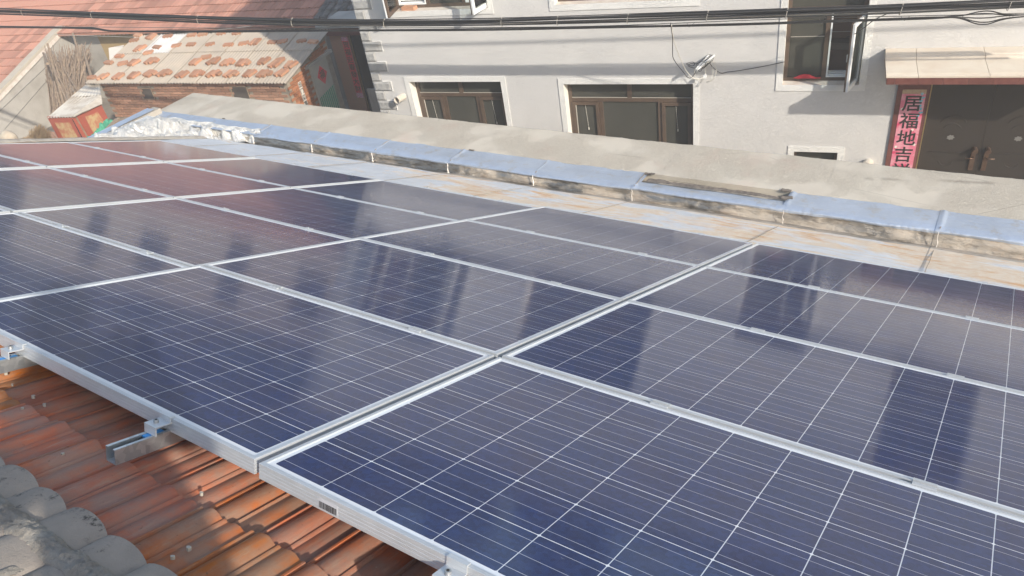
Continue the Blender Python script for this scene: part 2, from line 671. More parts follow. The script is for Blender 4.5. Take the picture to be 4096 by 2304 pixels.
M['glass'] = k.done(k.mix(k.ramp(nn, .3, .7), (0.052, 0.052, 0.044), (0.075, 0.073, 0.062)), .06, 0, None, .5)
k = NT('clear_sash_glass')
trn = k.n('ShaderNodeBsdfTransparent')
trn.inputs['Color'].default_value = (0.82, 0.86, 0.84, 1)
gl = k.n('ShaderNodeBsdfGlossy')
gl.inputs['Roughness'].default_value = .03
fr = k.n('ShaderNodeFresnel')
fr.inputs['IOR'].default_value = 1.5
mx = k.n('ShaderNodeMixShader')
k.t.links.new(fr.outputs[0], mx.inputs[0])
k.t.links.new(trn.outputs[0], mx.inputs[1])
k.t.links.new(gl.outputs[0], mx.inputs[2])
k.t.links.new(mx.outputs[0], k.t.nodes['Material Output'].inputs['Surface'])
M['sashglass'] = k.m
M['room'] = simple('dim_interior', (0.075, 0.06, 0.05), (0.10, 0.085, 0.07), 3, .9)
M['roomplane'] = simple('brown_room_plane', (0.22, 0.15, 0.12), None, rough=.9)
M['steelpipe'] = simple('white_flue_pipe', (0.62, 0.58, 0.52), (0.5, 0.44, 0.36), 10, .6)
M['dark'] = simple('plain_dark', (0.03, 0.028, 0.025), None, rough=.9)  # even near-black for junction boxes, bolt tips and the cabinet strip
M['asphalt'] = simple('dusty_concrete_lane', (0.28, 0.25, 0.21), (0.22, 0.19, 0.16), 1.5, .95, bscale=20, bstr=.4)
M['brick'] = m_brick('orange_brick', (0.42, 0.185, 0.085), (0.36, 0.15, 0.085))
M['brickold'] = m_brick('weathered_brick', (0.42, 0.225, 0.145), (0.37, 0.225, 0.155))
M['looseb'] = m_brick('loose_brick', (0.44, 0.20, 0.12), (0.40, 0.24, 0.15), (0.20, 0.12, 0.09))
M['joint'] = m_mortar('brick_joint_mortar', (0.42, 0.36, 0.28), (0.33, 0.27, 0.21), .2)
M['sheet'] = simple('fibre_cement_sheet', (0.43, 0.365, 0.29), (0.37, 0.32, 0.265), 2.5, .9, orand=.06, bscale=40, bstr=.2)
M['sheetwhite'] = simple('white_fibreglass_sheet', (0.60, 0.59, 0.58), (0.50, 0.48, 0.45), 3, .6)
M['oldsheet'] = simple('stained_lean_to_sheet', (0.58, 0.54, 0.47), (0.42, 0.36, 0.29), 2.2, .85, bscale=30, bstr=.3, lo=.42, hi=.62)
M['farclay'] = m_brick('red_roof_tile', (0.40, 0.175, 0.12), (0.37, 0.205, 0.15), (0.26, 0.13, 0.10))
M['fargrey'] = simple('old_grey_tile', (0.20, 0.18, 0.16), (0.10, 0.09, 0.08), 10, .95, orand=.2, bscale=40, bstr=.9, bdist=.02)
M['cement'] = simple('pale_cement_render', (0.40, 0.375, 0.335), (0.31, 0.285, 0.25), 1.8, .9, bscale=6, bstr=.3, bdist=.02, lo=.45, hi=.7)
M['coping'] = simple('cream_cement_coping', (0.48, 0.42, 0.335), (0.42, 0.36, 0.285), 4, .9, bscale=20, bstr=.3)
M['yellow'] = simple('ochre_wall_plaster', (0.42, 0.30, 0.14), (0.36, 0.25, 0.12), 2, .9, bscale=15, bstr=.3)
M['greywall'] = simple('grey_stained_wall', (0.27, 0.245, 0.215), (0.20, 0.17, 0.145), 4, .95, stretch=(4, 4, .6), bscale=15)
M['log'] = simple('pale_rafter_end', (0.50, 0.44, 0.37), (0.35, 0.28, 0.22), 20, .9, orand=.2)
M['wood'] = simple('weathered_wood', (0.33, 0.245, 0.165), (0.25, 0.18, 0.125), 10, .9, stretch=(1, 1, 1), bscale=60, orand=.15)
M['stalk'] = simple('dry_stalk', (0.34, 0.25, 0.17), (0.20, 0.145, 0.11), 9, .95, bscale=60)
M['hay'] = simple('dry_straw', (0.46, 0.34, 0.20), (0.30, 0.20, 0.12), 30, .95)
M['sack'] = simple('pale_sack', (0.48, 0.42, 0.33), (0.42, 0.34, 0.25), 6, .9, bscale=30)
k = NT('rusty_red_paint')
n1 = k.noise(6, 6, .7)
col = k.mix(k.ramp(n1, .35, .65), (0.40, 0.085, 0.055), (0.34, 0.10, 0.06))
col = k.mix(k.ramp(k.noise(14, 6, .75), .62, .70, 0, .7), col, (0.42, 0.28, 0.18))
M['redmetal'] = k.done(col, .6, 0, k.bump(n1, .2, .003))
M['oldpaper'] = simple('peeling_yellow_paper', (0.50, 0.36, 0.18), (0.44, 0.17, 0.09), 9, .85, lo=.4, hi=.62)
M['green'] = simple('green_plastic_net', (0.045, 0.26, 0.15), (0.09, 0.36, 0.22), 25, .7, bscale=60, bstr=.6)
M['greendoor'] = simple('green_corrugated_panel', (0.05, 0.22, 0.13), (0.07, 0.28, 0.17), 8, .6)
M['paledoor'] = simple('grey_door_panel', (0.46, 0.43, 0.36), (0.40, 0.37, 0.31), 3, .8)
M['cable'] = simple('black_cable', (0.028, 0.027, 0.027), None, rough=.5)
M['cablegrey'] = simple('grey_messenger_wire', (0.13, 0.125, 0.115), None, rough=.5)
M['tie'] = simple('pale_cable_tie', (0.40, 0.37, 0.32), None, rough=.6)
M['whitewire'] = simple('white_wire', (0.62, 0.59, 0.52), None, rough=.5)
M['redcloth'] = simple('red_cloth', (0.50, 0.02, 0.035), (0.40, 0.02, 0.03), 10, .8)
M['blueplastic'] = simple('blue_plastic_insert', (0.02, 0.25, 0.62), None, rough=.35)
M['sticker'] = simple('white_sticker', (0.46, 0.46, 0.48), None, rough=.5)
M['bitumen'] = simple('torn_bitumen', (0.095, 0.08, 0.068), (0.20, 0.17, 0.14), 25, .9, bscale=60, bstr=.8)
M['gutter'] = m_foil('stained_foil_membrane', (0.74, 0.77, 0.80), .95, .50, .45)
M['ledge'] = m_foil('sky_tinted_foil', (0.52, 0.585, 0.68), .0, .42, .55, 1.15)  # blue of the mirrored sky put into the foil colour
M['crinkle'] = m_foil('crumpled_silver_foil', (0.88, 0.86, 0.81), .0, .38, .6, 1.6)
M['deck'] = simple('bare_roof_deck', (0.16, 0.10, 0.07), (0.11, 0.075, 0.055), 4, .95)
M['brownwall'] = simple('our_house_render', (0.40, 0.36, 0.30), (0.33, 0.29, 0.24), 2, .9)
M['skin'] = simple('skin', (0.42, 0.25, 0.17), None, rough=.55)
M['coat'] = simple('dark_blue_jacket', (0.03, 0.04, 0.07), (0.04, 0.05, 0.085), 20, .85, bscale=40)
M['trouser'] = simple('black_trousers', (0.02, 0.02, 0.022), None, rough=.85)
M['hair'] = simple('black_hair', (0.012, 0.010, 0.009), None, rough=.5)
M['shoe'] = simple('black_shoe', (0.015, 0.015, 0.015), None, rough=.4)
M['pebble'] = simple('mortar_crumb', (0.45, 0.41, 0.34), (0.36, 0.32, 0.26), 40, .9)


def n3(x, y=0.0, z=0.0):
    return noise.noise(Vector((x, y, z)))


def fr3(x, y=0.0, z=0.0, o=4):
    return noise.fractal(Vector((x, y, z)), 1.0, 2.0, o)


def xf(mb, M4):
    mb.v = [tuple(M4 @ Vector(p)) for p in mb.v]
    return mb


# ================================================================ the setting
g = MB()
g.grid(lambda u, v: (-70 + 140 * u, -40 + 120 * v, GROUND), 8, 8)
struct(g.build('ground', M['asphalt'], None, MF, fix=False))

# ---------------------------------------------------------------- our own tiled house
PI_INV = MP.inverted()
house = thing('tiled_roof_house', 'house whose red tiled slope carries the blue solar panels, roof falling away from the viewer', 'house', MP)
b = MB()
wl = MB()
wl.box(-9.45, 5.0, -3.0, 5.36, GROUND, -2.95)                     # lower walls, world axes
xf(wl, PI_INV)
wl.build('house_wall', M['brownwall'], house)
b = MB()
b.box(-8.05, 5.0, -.60, 5.83, -.23, -.150)
b.build('roof_deck', M['deck'], house)
b = MB()                                                          # slope behind the ridge
bk = [(-8.0, -0.50, .10), (5.0, -0.50, .10), (5.0, -3.0, -1.25), (-8.0, -3.0, -1.25)]
b.face(bk)
b.face([(p[0], p[1], p[2] - .1) for p in bk][::-1])
for i in range(4):
    j = (i + 1) % 4
    b.face([bk[i], bk[j], (bk[j][0], bk[j][1], bk[j][2] - .1), (bk[i][0], bk[i][1], bk[i][2] - .1)])
xf(b, PI_INV)
b.build('back_roof_slope', M['clay'], house)
for gx in (-7.9, 4.9):                                            # triangular gable walls under the slopes
    b = MB()
    b.prism([(-2.9, -2.96), (5.30, -2.96), (5.30, -2.80), (-.50, -.15), (-2.9, -1.45)], 'x', gx - .1, gx + .1)
    xf(b, PI_INV)
    b.build('gable_wall', M['brownwall'], house)

TW = 0.172
prof = [(0, .002), (.004, .008), (.010, .0085), (.013, .002), (.018, .003), (.023, .009), (.032, .0135), (.046, .0165), (.060, .0160), (.072, .0115), (.082, .003), (.086, -.001),
        (.090, .0055), (.096, .0055), (.100, 0), (.112, .004), (.128, .0075), (.144, .0065), (.157, .001), (.166, -.002), (.172, 0), (.178, .002)]


def tile_mesh(seed):
    r = random.Random(seed)
    mb = MB()
    L = .405
    ny = 4
    top = []
    th = .013
    jit = [r.uniform(-.0012, .0012) for _ in prof]
    for j in range(ny + 1):
        y = -L + L * j / ny
        for i, (x, z) in enumerate(prof):
            zz = z * (1.0 if j else .9) + jit[i] + .0012 * n3(x * 30, y * 9, seed)
            top.append((x, y + (.004 * n3(x * 40, seed * 2.1) if j == ny else 0), zz))
    n = len(prof)
    mb.v = top + [(p[0], p[1], p[2] - th) for p in top]
    N = len(top)
    for j in range(ny):
        for i in range(n - 1):
            a = j * n + i
            mb.f.append((a, a + 1, a + n + 1, a + n))
            mb.f.append((N + a, N + a + n, N + a + n + 1, N + a + 1))
    for i in range(n - 1):
        a = ny * n + i
        mb.f.append((a, a + 1, N + a + 1, N + a))
        a = i
        mb.f.append((a, N + a, N + a + 1, a + 1))
    for j in range(ny):
        a = j * n
        mb.f.append((a, a + n, N + a + n, N + a))
        a = j * n + n - 1
        mb.f.append((a, N + a, N + a + n, a + n))
    mb.mi = [0] * len(mb.f)
    return mb.mesh('roof_tile', M['clay'], None, smooth=55)


tmeshes = [tile_mesh(s) for s in range(6)]
x_first = -1.028 - TW * 9 - .125
for kcourse in range(4):
    ye = -.068 + .335 * kcourse
    zb = -.1335
    for i in range(28 if kcourse < 2 else 26):
        x0 = x_first + TW * i + rnd.uniform(-.002, .002)
        tl = inst('roof_tile', tmeshes[rnd.randrange(6)], house, (x0, ye + rnd.uniform(-.006, .006), zb + rnd.uniform(-.002, .003)),
                  (math.radians(2.2 + rnd.uniform(-.3, .3)), rnd.uniform(-.02, .02), rnd.uniform(-.008, .008)))


for kcourse in range(12):                                        # bare tiles to the right of the array
    for i in range(12):
        x0 = x_first + TW * (28 if kcourse < 2 else 26) + TW * i
        if x0 < 1.45 or kcourse < 2 and i > 9:
            if x0 < 1.45 and kcourse > 3:
                pass
            elif kcourse < 2 and i > 9:
                continue
        inst('roof_tile', tmeshes[rnd.randrange(6)], house, (x0 + rnd.uniform(-.002, .002), -.068 + .335 * kcourse + rnd.uniform(-.006, .006), -.1335 + rnd.uniform(-.002, .003)),
             (math.radians(2.2 + rnd.uniform(-.3, .3)), rnd.uniform(-.02, .02), rnd.uniform(-.008, .008)))


def barrel_mesh(seed, W=.165, L=.30, H=.026):
    mb = MB()
    ns, ny, th = 12, 3, .014
    rows = []
    for j in range(ny + 1):
        y = -L + L * j / ny
        for i in range(ns + 1):
            a = PI * i / ns
            x = W / 2 - W / 2 * math.cos(a) * (1 - .04 * (1 - j / ny))
            z = H * math.sin(a) ** .62 + .0022 * n3(x * 14, y * 6, seed * 3.3)
            rows.append((x, y + (-.016 * math.cos(a) ** 2 if j == ny else 0), z))
    N = len(rows)
    mb.v = rows + [(p[0], p[1], p[2] - th) for p in rows]
    n = ns + 1
    for j in range(ny):
        for i in range(ns):
            a = j * n + i
            mb.f.append((a, a + 1, a + n + 1, a + n))
            mb.f.append((N + a, N + a + n, N + a + n + 1, N + a + 1))
    for i in range(ns):
        a = ny * n + i
        mb.f.append((a, a + 1, N + a + 1, N + a))
    mb.mi = [0] * len(mb.f)
    return mb.mesh('grey_cap_tile', M['greytile'], None, smooth=55)


bm_ = [barrel_mesh(s) for s in range(4)]
xs = [-1.92 + .150 * i for i in range(23)]
for i, x0 in enumerate(xs):
    inst('grey_cap_tile', bm_[i % 4], house, (x0 + rnd.uniform(-.006, .006), -.286 + rnd.uniform(-.007, .005), -.105 + (.006 if i % 2 else 0)),
         (math.radians(1.8), rnd.uniform(-.02, .07), rnd.uniform(-.03, .03)))


def band(u, v):
    x = -2.1 + 4.2 * u
    e = .007 * fr3(x * 9, 1.3) + .004 * n3(x * 60, 3)
    e2 = .010 * fr3(x * 7, 7.7) + .005 * n3(x * 50, 9)
    y = -.430 + e2 + (.066 + e - e2) * v
    z = -.100 + .032 * math.sin(PI * min(1, max(0, v))) ** .6 + .005 * fr3(x * 22, v * 4) + .0045 * fr3(x * 75, v * 9, 3) + .002 * n3(x * 260, v * 30)
    return (x, y, z)


b = MB()
b.grid(band, 1300, 22)
b.build('mortar_band', M['mortar'], house, smooth='all')
for i in range(15):
    x0 = -2.12 + .30 * i - .13

    def barr(u, v, x0=x0, i=i):
        a = PI * v
        r = .105 * (1 + .05 * math.cos(u * PI)) + .003 * fr3(u * 3 + i * 7, v * 5) + .0015 * fr3(u * 30, v * 40, i)
        return (x0 + .335 * u, -.515 - r * 1.0 * math.cos(a), -.165 + .66 * r * math.sin(a))
    b = MB()
    b.grid(barr, 60, 60)
    b.build('ridge_tile', M['ridge'] if i % 2 else M['greytile'], house, smooth='all')

    def ring(u, v, x0=x0, i=i):
        a = PI * v
        w = .028 + .012 * n3(a * 2.2, i * 3.1)
        r = .108 + .012 * math.sin(PI * u) + .005 * fr3(u * 4, v * 16 + i) + .002 * n3(u * 9, v * 60, i)
        return (x0 + .005 + w * (u - .3) + .008 * n3(a * 3, i), -.515 - r * math.cos(a), -.165 + .69 * r * math.sin(a))
    b = MB()
    b.grid(ring, 10, 90)
    b.build('joint_mortar', M['mortar'], house, smooth='all')

# ---------------------------------------------------------------- foil membrane between the panels and the parapet
par = thing('eaves_parapet', 'low parapet along the eaves, silver foil sheets inside and pebbly cement cap', 'parapet', MI)
bw = MB()
bw.box(-9.62, 5.0, 0, .93, -3.9, -.06)
xf(bw, MQ)
bw.build('parapet_wall', M['brownwall'], par)


def capf(u, v):
    U = -9.62 + 14.6 * u
    inner = .285 + .006 * n3(U * 4, 2)
    outer = .985 + .012 * fr3(U * 3, 5) + .010 * max(0, n3(U * 14, 8))
    V = inner + (outer - inner) * v
    w = .004 + .0035 * fr3(U * 1.3, V * 2) + .002 * n3(U * 20, V * 20)
    if U > -1.5:
        w += .002
    if v > .97:
        w -= .010
    return MQ @ Vector((U, V, w))


def capedge(u, v):
    p = Vector(capf(u, 1.0))
    U = -9.62 + 14.6 * u
    return p + Vector((0, .004 * n3(U * 9, v * 3), -.13 * v))


b = MB()
b.grid(capf, 420, 22)
b.grid(capedge, 420, 3)
b.grid(lambda u, v: (lambda p: (p[0], p[1], p[2] - .12 * v))(capf(0.0, u)), 22, 2)
b.grid(lambda u, v: (lambda p: (p[0], p[1], p[2] - .10 * v))(capf(u, 0.0)), 420, 1)
b.build('cement_cap', M['cap'], par, smooth='all')

seams = [-9.30, -8.10, -7.12, -6.03, -5.02, -3.90, -2.79, -1.67, -.23, .98, 2.1, 3.3, 4.7]


def membrane(U0, U1, idx):
    narrow = idx == 7
    lw = .125 if narrow else .292
    ng, nf_, nl = 16, 14, 6
    nu = max(10, int((U1 - U0) * 90))

    def prof_pt(U, t):
        # t in [0, ng+nf+nl]
        base = MQ @ Vector((U, 0, 0))
        zg = .01186 * base.x - 2.5876 + .002
        gut0 = MP @ Vector((U, 3.80, -.150))
        B = Vector((base.x, base.y - .05, zg + .018))
        if t <= ng:
            a = t / ng
            p = gut0.lerp(B, a)
            p.z += .006 * fr3(U * 2.3, a * 5, 3.1) + .018 * a ** 6 + .004 * max(0, n3(U * 8, a * 9))
            return p
        top = MQ @ Vector((U, 0, 0))
        if t <= ng + nf_:
            a = (t - ng) / nf_
            p = B.lerp(top, a)
            hang = .024 * math.sin(PI * a) * (n3(U * 2.2, a * 1.5, 9) + .35 * fr3(U * 6, a * 3, 2)) + .003 * fr3(U * 13, a * 5, 4)
            lip = .034 * math.exp(-((a - .90) / .09) ** 2) * (.6 + .8 * n3(U * 1.7, 4.4)) + .007 * max(0, a - .4) * n3(U * 38, a * 2, 6)
            p.y -= hang + lip * 1.0
            p.z += .002 * fr3(U * 9, a * 4, 8)
            if a > .8:
                p.z += .006 * math.sin((a - .8) * 5 * PI)
            return p
        a = (t - ng - nf_) / nl
        p = MQ @ Vector((U, lw * a + (.006 * n3(U * 3, 5) if a > .9 else 0), .004 + .006 * fr3(U * 3, a * 2, 6) + (.014 * (1 - a) ** 3) - (.0 if not narrow else .012 * a)))
        p.z += .010 * math.exp(-((U - U0) / .02) ** 2)
        return p
    tot = ng + nf_ + nl
    mb = MB()
    lapz = .004 if idx % 2 else .0
    ov = .03
    mb.grid(lambda u, v: prof_pt(U0 - ov + (U1 + ov - U0 + ov) * u, tot * v) + Vector((0, -lapz * .4, lapz)), nu, tot)
    F = tot
    mb.mi = [(0 if (q % F) < ng - 1 else (2 if (q % F) < ng + nf_ - 3 else 1)) for q in range(nu * F)]
    return mb.build('foil_sheet', [M['gutter'], M['ledge'], M['face']], par, smooth='all')


M['lap'] = simple('dusty_lap_edge', (0.30, 0.25, 0.19), (0.20, 0.165, 0.13), 12, .9)
M['face'] = m_foil('creased_foil_upstand', (0.40, 0.365, 0.315), .25, .30, .88, 2.05)  # brown of the mirrored tiles put into the foil colour
for i in range(2, len(seams) - 1):
    membrane(seams[i], seams[i + 1], i)
b = MB()


def left_gutter(u, v):
    U = -8.10 + 1.05 * u
    base = MQ @ Vector((U, 0, 0))
    p = (MP @ Vector((U, 3.30, -.150))).lerp(Vector((base.x, base.y - .05, .01186 * base.x - 2.5876 + .016)), v)
    p.z += .006 * fr3(U * 2.3, v * 5, 3.1)
    return p


b.grid(left_gutter, 40, 30)
b.build('foil_sheet', M['gutter'], par, smooth='all')
# seam ridges: white beads of sealant over each lap
for i in range(2, len(seams)):
    U = seams[i]
    b = MB()
    pts = []
    thick = 1.0 if i < 7 else .45
    for a in (0, .12, .25, .4, .6, .8, 1.0):
        base = MQ @ Vector((U, 0, 0))
        B = Vector((base.x + .01, base.y - .075, .01186 * base.x - 2.55))
        top = MQ @ Vector((U, -.045, .012))
        pts.append(B.lerp(top, a) + Vector((.012 * n3(a * 6, i), -.012, 0)))
    b.tube(pts, [thick * q_ for q_ in (.008, .013, .006, .009, .004, .006, .003)], 7)
    b.build('sealant_bead', M['whiteprint'], par, smooth='all')
    b = MB()
    pts = [MQ @ Vector((U + .01 * n3(a * 5, i * 2), .29 * a, .012 + .004 * (1 - a))) for a in [q / 8 for q in range(9)]]
    if i != 8:
        b.tube(pts, [.0035 + .002 * n3(q * 2, i) for q in range(9)], 5)
        b.build('lap_edge', M['lap'], par, smooth='all')
    b = MB()
    pts = []
    for q in range(9):
        a = q / 8
        base = MQ @ Vector((U, 0, 0))
        B = Vector((base.x, base.y - .07, .01186 * base.x - 2.5876 + .036))
        g0 = MP @ Vector((U, 4.0, -.139))
        pts.append(B.lerp(g0, a) + Vector((.02 * n3(a * 4, i * 3), 0, .006 - .008 * a * a)))
    b.tube(pts, .0024, 5)
    b.build('lap_edge', M['lap'], par, smooth='all')
# torn strip of bitumen where the foil has come away, and loose scraps
b = MB()
b.grid(lambda u, v: MQ @ Vector((-1.60 + 1.36 * u, .125 + (.060 + .02 * fr3(u * 7, 1)) * v * (1 - .75 * max(0, (u - .8) * 5)), .010 + .006 * fr3(u * 30, v * 3))), 120, 5)
b.build('torn_strip', M['bitumen'], par, smooth='all')
for (U, V, a, w, h) in ((-1.62, .27, .1, .10, .035), (-.30, .285, -.05, .09, .045), (-.26, .16, .25, .10, .05), (-3.80, .29, 0, .07, .02), (-8.1, .29, .1, .05, .02)):
    b = MB()
    R = MQ @ Matrix.Translation((U, V, .016)) @ Matrix.Rotation(a, 4, 'Z')
    b.grid(lambda u, v, w=w, h=h, U=U: Vector((w * (u - .5), h * (v - .5), .006 * n3(u * 4, v * 4, U))), 8, 4)
    b.grid(lambda u, v, w=w, h=h, U=U: Vector((w * (u - .5), h * (v - .5), .006 * n3(u * 4, v * 4, U) - .004)), 8, 4)
    xf(b, R)
    b.build('bitumen_scrap', M['bitumen'], par, smooth='all')

# crumpled foil filling the corner on the left, and the foil-covered gable ledge
ZT = -2.50
nearc = [Vector((-8.02, 3.45, -1.94)), Vector((-8.05, 4.00, -2.19)), Vector((-8.08, 4.45, -2.40)), Vector((-8.05, 4.80, -2.555)), Vector((-7.6, 4.98, -2.63)), Vector((-7.06, 5.10, -2.645))]
farc = [Vector((-9.50, 3.40, ZT + .02)), Vector((-9.50, 4.10, ZT + .02)), Vector((-9.49, 4.70, ZT + .01)), Vector((-9.42, 5.06, ZT)), Vector((-8.3, 5.15, ZT)), Vector((-7.08, 5.19, ZT + .01))]


def curve(c, t):
    t = t * (len(c) - 1)
    i = min(int(t), len(c) - 2)
    return c[i].lerp(c[i + 1], t - i)


def crumple(u, v):
    p = curve(nearc, u).lerp(curve(farc, u), v)
    k_ = math.sin(PI * min(1, v * 1.05)) ** .7
    f = abs(fr3(p.x * 2.4, p.y * 3.0, 1.7, 5)) * .30 + .09 * abs(n3(p.x * 7, p.y * 8, 5)) + .035 * n3(p.x * 19, p.y * 19, 3)
    dip = -.10 * math.sin(PI * v)
    return p + Vector((.05 * n3(p.x * 5, p.y * 5, 9), .05 * n3(p.x * 5, p.y * 5, 2), k_ * (f - .05) + dip + .06 * math.sin(PI * v) ** 2))


b = MB()
b.grid(crumple, 150, 80)
b.build('crumpled_foil', M['crinkle'], par, smooth='all')
b = MB()
b.grid(lambda u, v: Vector((-9.66 + .17 * v, 2.6 + 2.62 * u, ZT + .02 + .008 * fr3(u * 9, v * 2) + .02 * (1 - u) * 0)), 60, 5)
b.grid(lambda u, v: Vector((-9.66, 2.6 + 2.62 * u, ZT + .02 - .12 * v)), 60, 2)
b.build('gable_ledge_foil', M['ledge'], par, smooth='all')
b = MB()
b.box(-9.64, -9.46, 2.4, 5.3, GROUND + 2.8, ZT + .005)
b.build('gable_parapet_wall', M['brownwall'], par)
b = MB()
b.grid(lambda u, v: MQ @ Vector((-9.64 + 2.56 * u, .30 * v - .02, .008 + .006 * fr3(u * 6, v * 2, 7))), 90, 6)
b.build('foil_sheet', M['ledge'], par, smooth='all')
# verge mortar at the left end of the tiled slope
b = MB()
b.grid(lambda u, v: (-8.12 + .14 * v, 1.4 + 4.3 * u, -.135 + .03 * math.sin(PI * v) + .008 * fr3(u * 30, v * 3)), 90, 5)
b.build('verge_mortar', M['mortar'], house, smooth='all')

# ================================================================ solar array
LX, LY, FH = 1.64, .992, .040
colx = [(0.0, 0.0, 0.0), (-.0283 - LX, .0091, -.0039), (-1.7045 - LX, -.0209, -.0140), (-3.3733 - LX, -.0324, -.0095), (-5.0708 - LX, -.0281, -.0039)]
rowy = [0.0, 1.0077, 2.0083, 3.0105]
fprof = [(.0112, -.0019), (.0112, 0), (.0008, 0), (0, -.0008), (0, -.0105), (.0007, -.0110), (.0007, -.0122), (0, -.0127), (0, -.0195), (.0007, -.0200),
         (.0007, -.0212), (0, -.0217), (0, -.0285), (.0007, -.0290), (.0007, -.0302), (0, -.0307), (0, -FH), (.026, -FH), (.026, -.0385), (.0016, -.0385), (.0016, -.0060), (.0112, -.0050)]
b = MB()
np_ = len(fprof)
for (sx, sy, cx, cy) in ((1, 1, 0, 0), (-1, 1, LX, 0), (-1, -1, LX, LY), (1, -1, 0, LY)):
    for d, z in fprof:
        b.v.append((cx + sx * d, cy + sy * d, z))
for c in range(4):
    for i in range(np_):
        j = (i + 1) % np_
        b.f.append((c * np_ + i, c * np_ + j, ((c + 1) % 4) * np_ + j, ((c + 1) % 4) * np_ + i))
        b.mi.append(0)
frame_me = b.mesh('panel_frame', M['alu'])
b = MB()
b.box(.0105, LX - .0105, .0105, LY - .0105, -.0055, -.0032)
back_me = b.mesh('backsheet', M['back'])
PX_, PY_ = .1591, .1573
cw, ch, cc = .1568 / 2, .1545 / 2, .0030
b = MB()
oc = [(-cw + cc, -ch), (cw - cc, -ch), (cw, -ch + cc), (cw, ch - cc), (cw - cc, ch), (-cw + cc, ch), (-cw, ch - cc), (-cw, -ch + cc)]
b.face([(x, y, 0) for x, y in oc])
for i in range(8):
    j = (i + 1) % 8
    b.face([(*oc[i], 0), (*oc[i], -.0003), (*oc[j], -.0003), (*oc[j], 0)])
cell_me = b.mesh('solar_cell', M['cell'])
b = MB()
b.box(.70, .80, .45, .55, -.030, -.0056)
jb_me = b.mesh('junction_box', M['dark'])
rown = ['front row, nearest the viewer', 'second row up from the viewer', 'third row from the viewer', 'far row beside the foil gutter']
rown_s = ['nearest row', 'second row', 'third row', 'farthest row by the gutter']
coln = ['right of the wide main gap', 'just left of main gap', 'second column left of main gap', 'third column left of main gap', 'last column at far left']
for ci, (x0, dy, dz) in enumerate(colx):
    for ri, y0 in enumerate(rowy):
        p = thing('solar_panel', 'framed blue solar panel, %s, %s' % (rown_s[ri], coln[ci]), 'solar panel', MP, (x0, y0 + dy, dz), 'solar panels on the tiled roof')
        o = Vector((x0, y0 + dy, dz))
        inst('panel_frame', frame_me, p, o)
        inst('backsheet', back_me, p, o)
        inst('junction_box', jb_me, p, o)
        for a in range(10):
            for c in range(6):
                inst('solar_cell', cell_me, p, o + Vector((.0252 + PX_ * (a + .5) - .0, .0250 + PY_ * (c + .5), -.00285)), (0, 0, 0 if rnd.random() < .5 else PI))
        if ci == 0 and ri == 0:
            A0 = on_plane(MP, 1275, 2012, 0)
            # sticker on the outer face of the front frame
            inv = MP.inverted()
            cc_ = inv @ Vector(CW)

            def on_front(px, py):
                d = inv.to_3x3() @ ray(px, py)
                q = cc_ + d * ((-.0006 - cc_.y) / d.y)
                return q
            q0, q1 = on_front(1274, 2012), on_front(1350, 2050)
            xa, xb = min(q0.x, q1.x), max(q0.x, q1.x)
            b = MB()
            b.box(xa, xb, -.0007, -.0001, -.0365, -.0100)
            st = b.build('sticker', M['sticker'], p)
            b = MB()
            rr = random.Random(5)
            x = xa + .002
            while x < xb - .003:
                w = rr.choice((.0005, .0008, .0012, .0016))
                b.box(x, min(x + w, xb - .002), -.0010, -.00072, -.0345, -.0185)
                x += w + rr.choice((.0005, .0006, .0009, .0013))
            b.build('barcode', M['ink'], p)

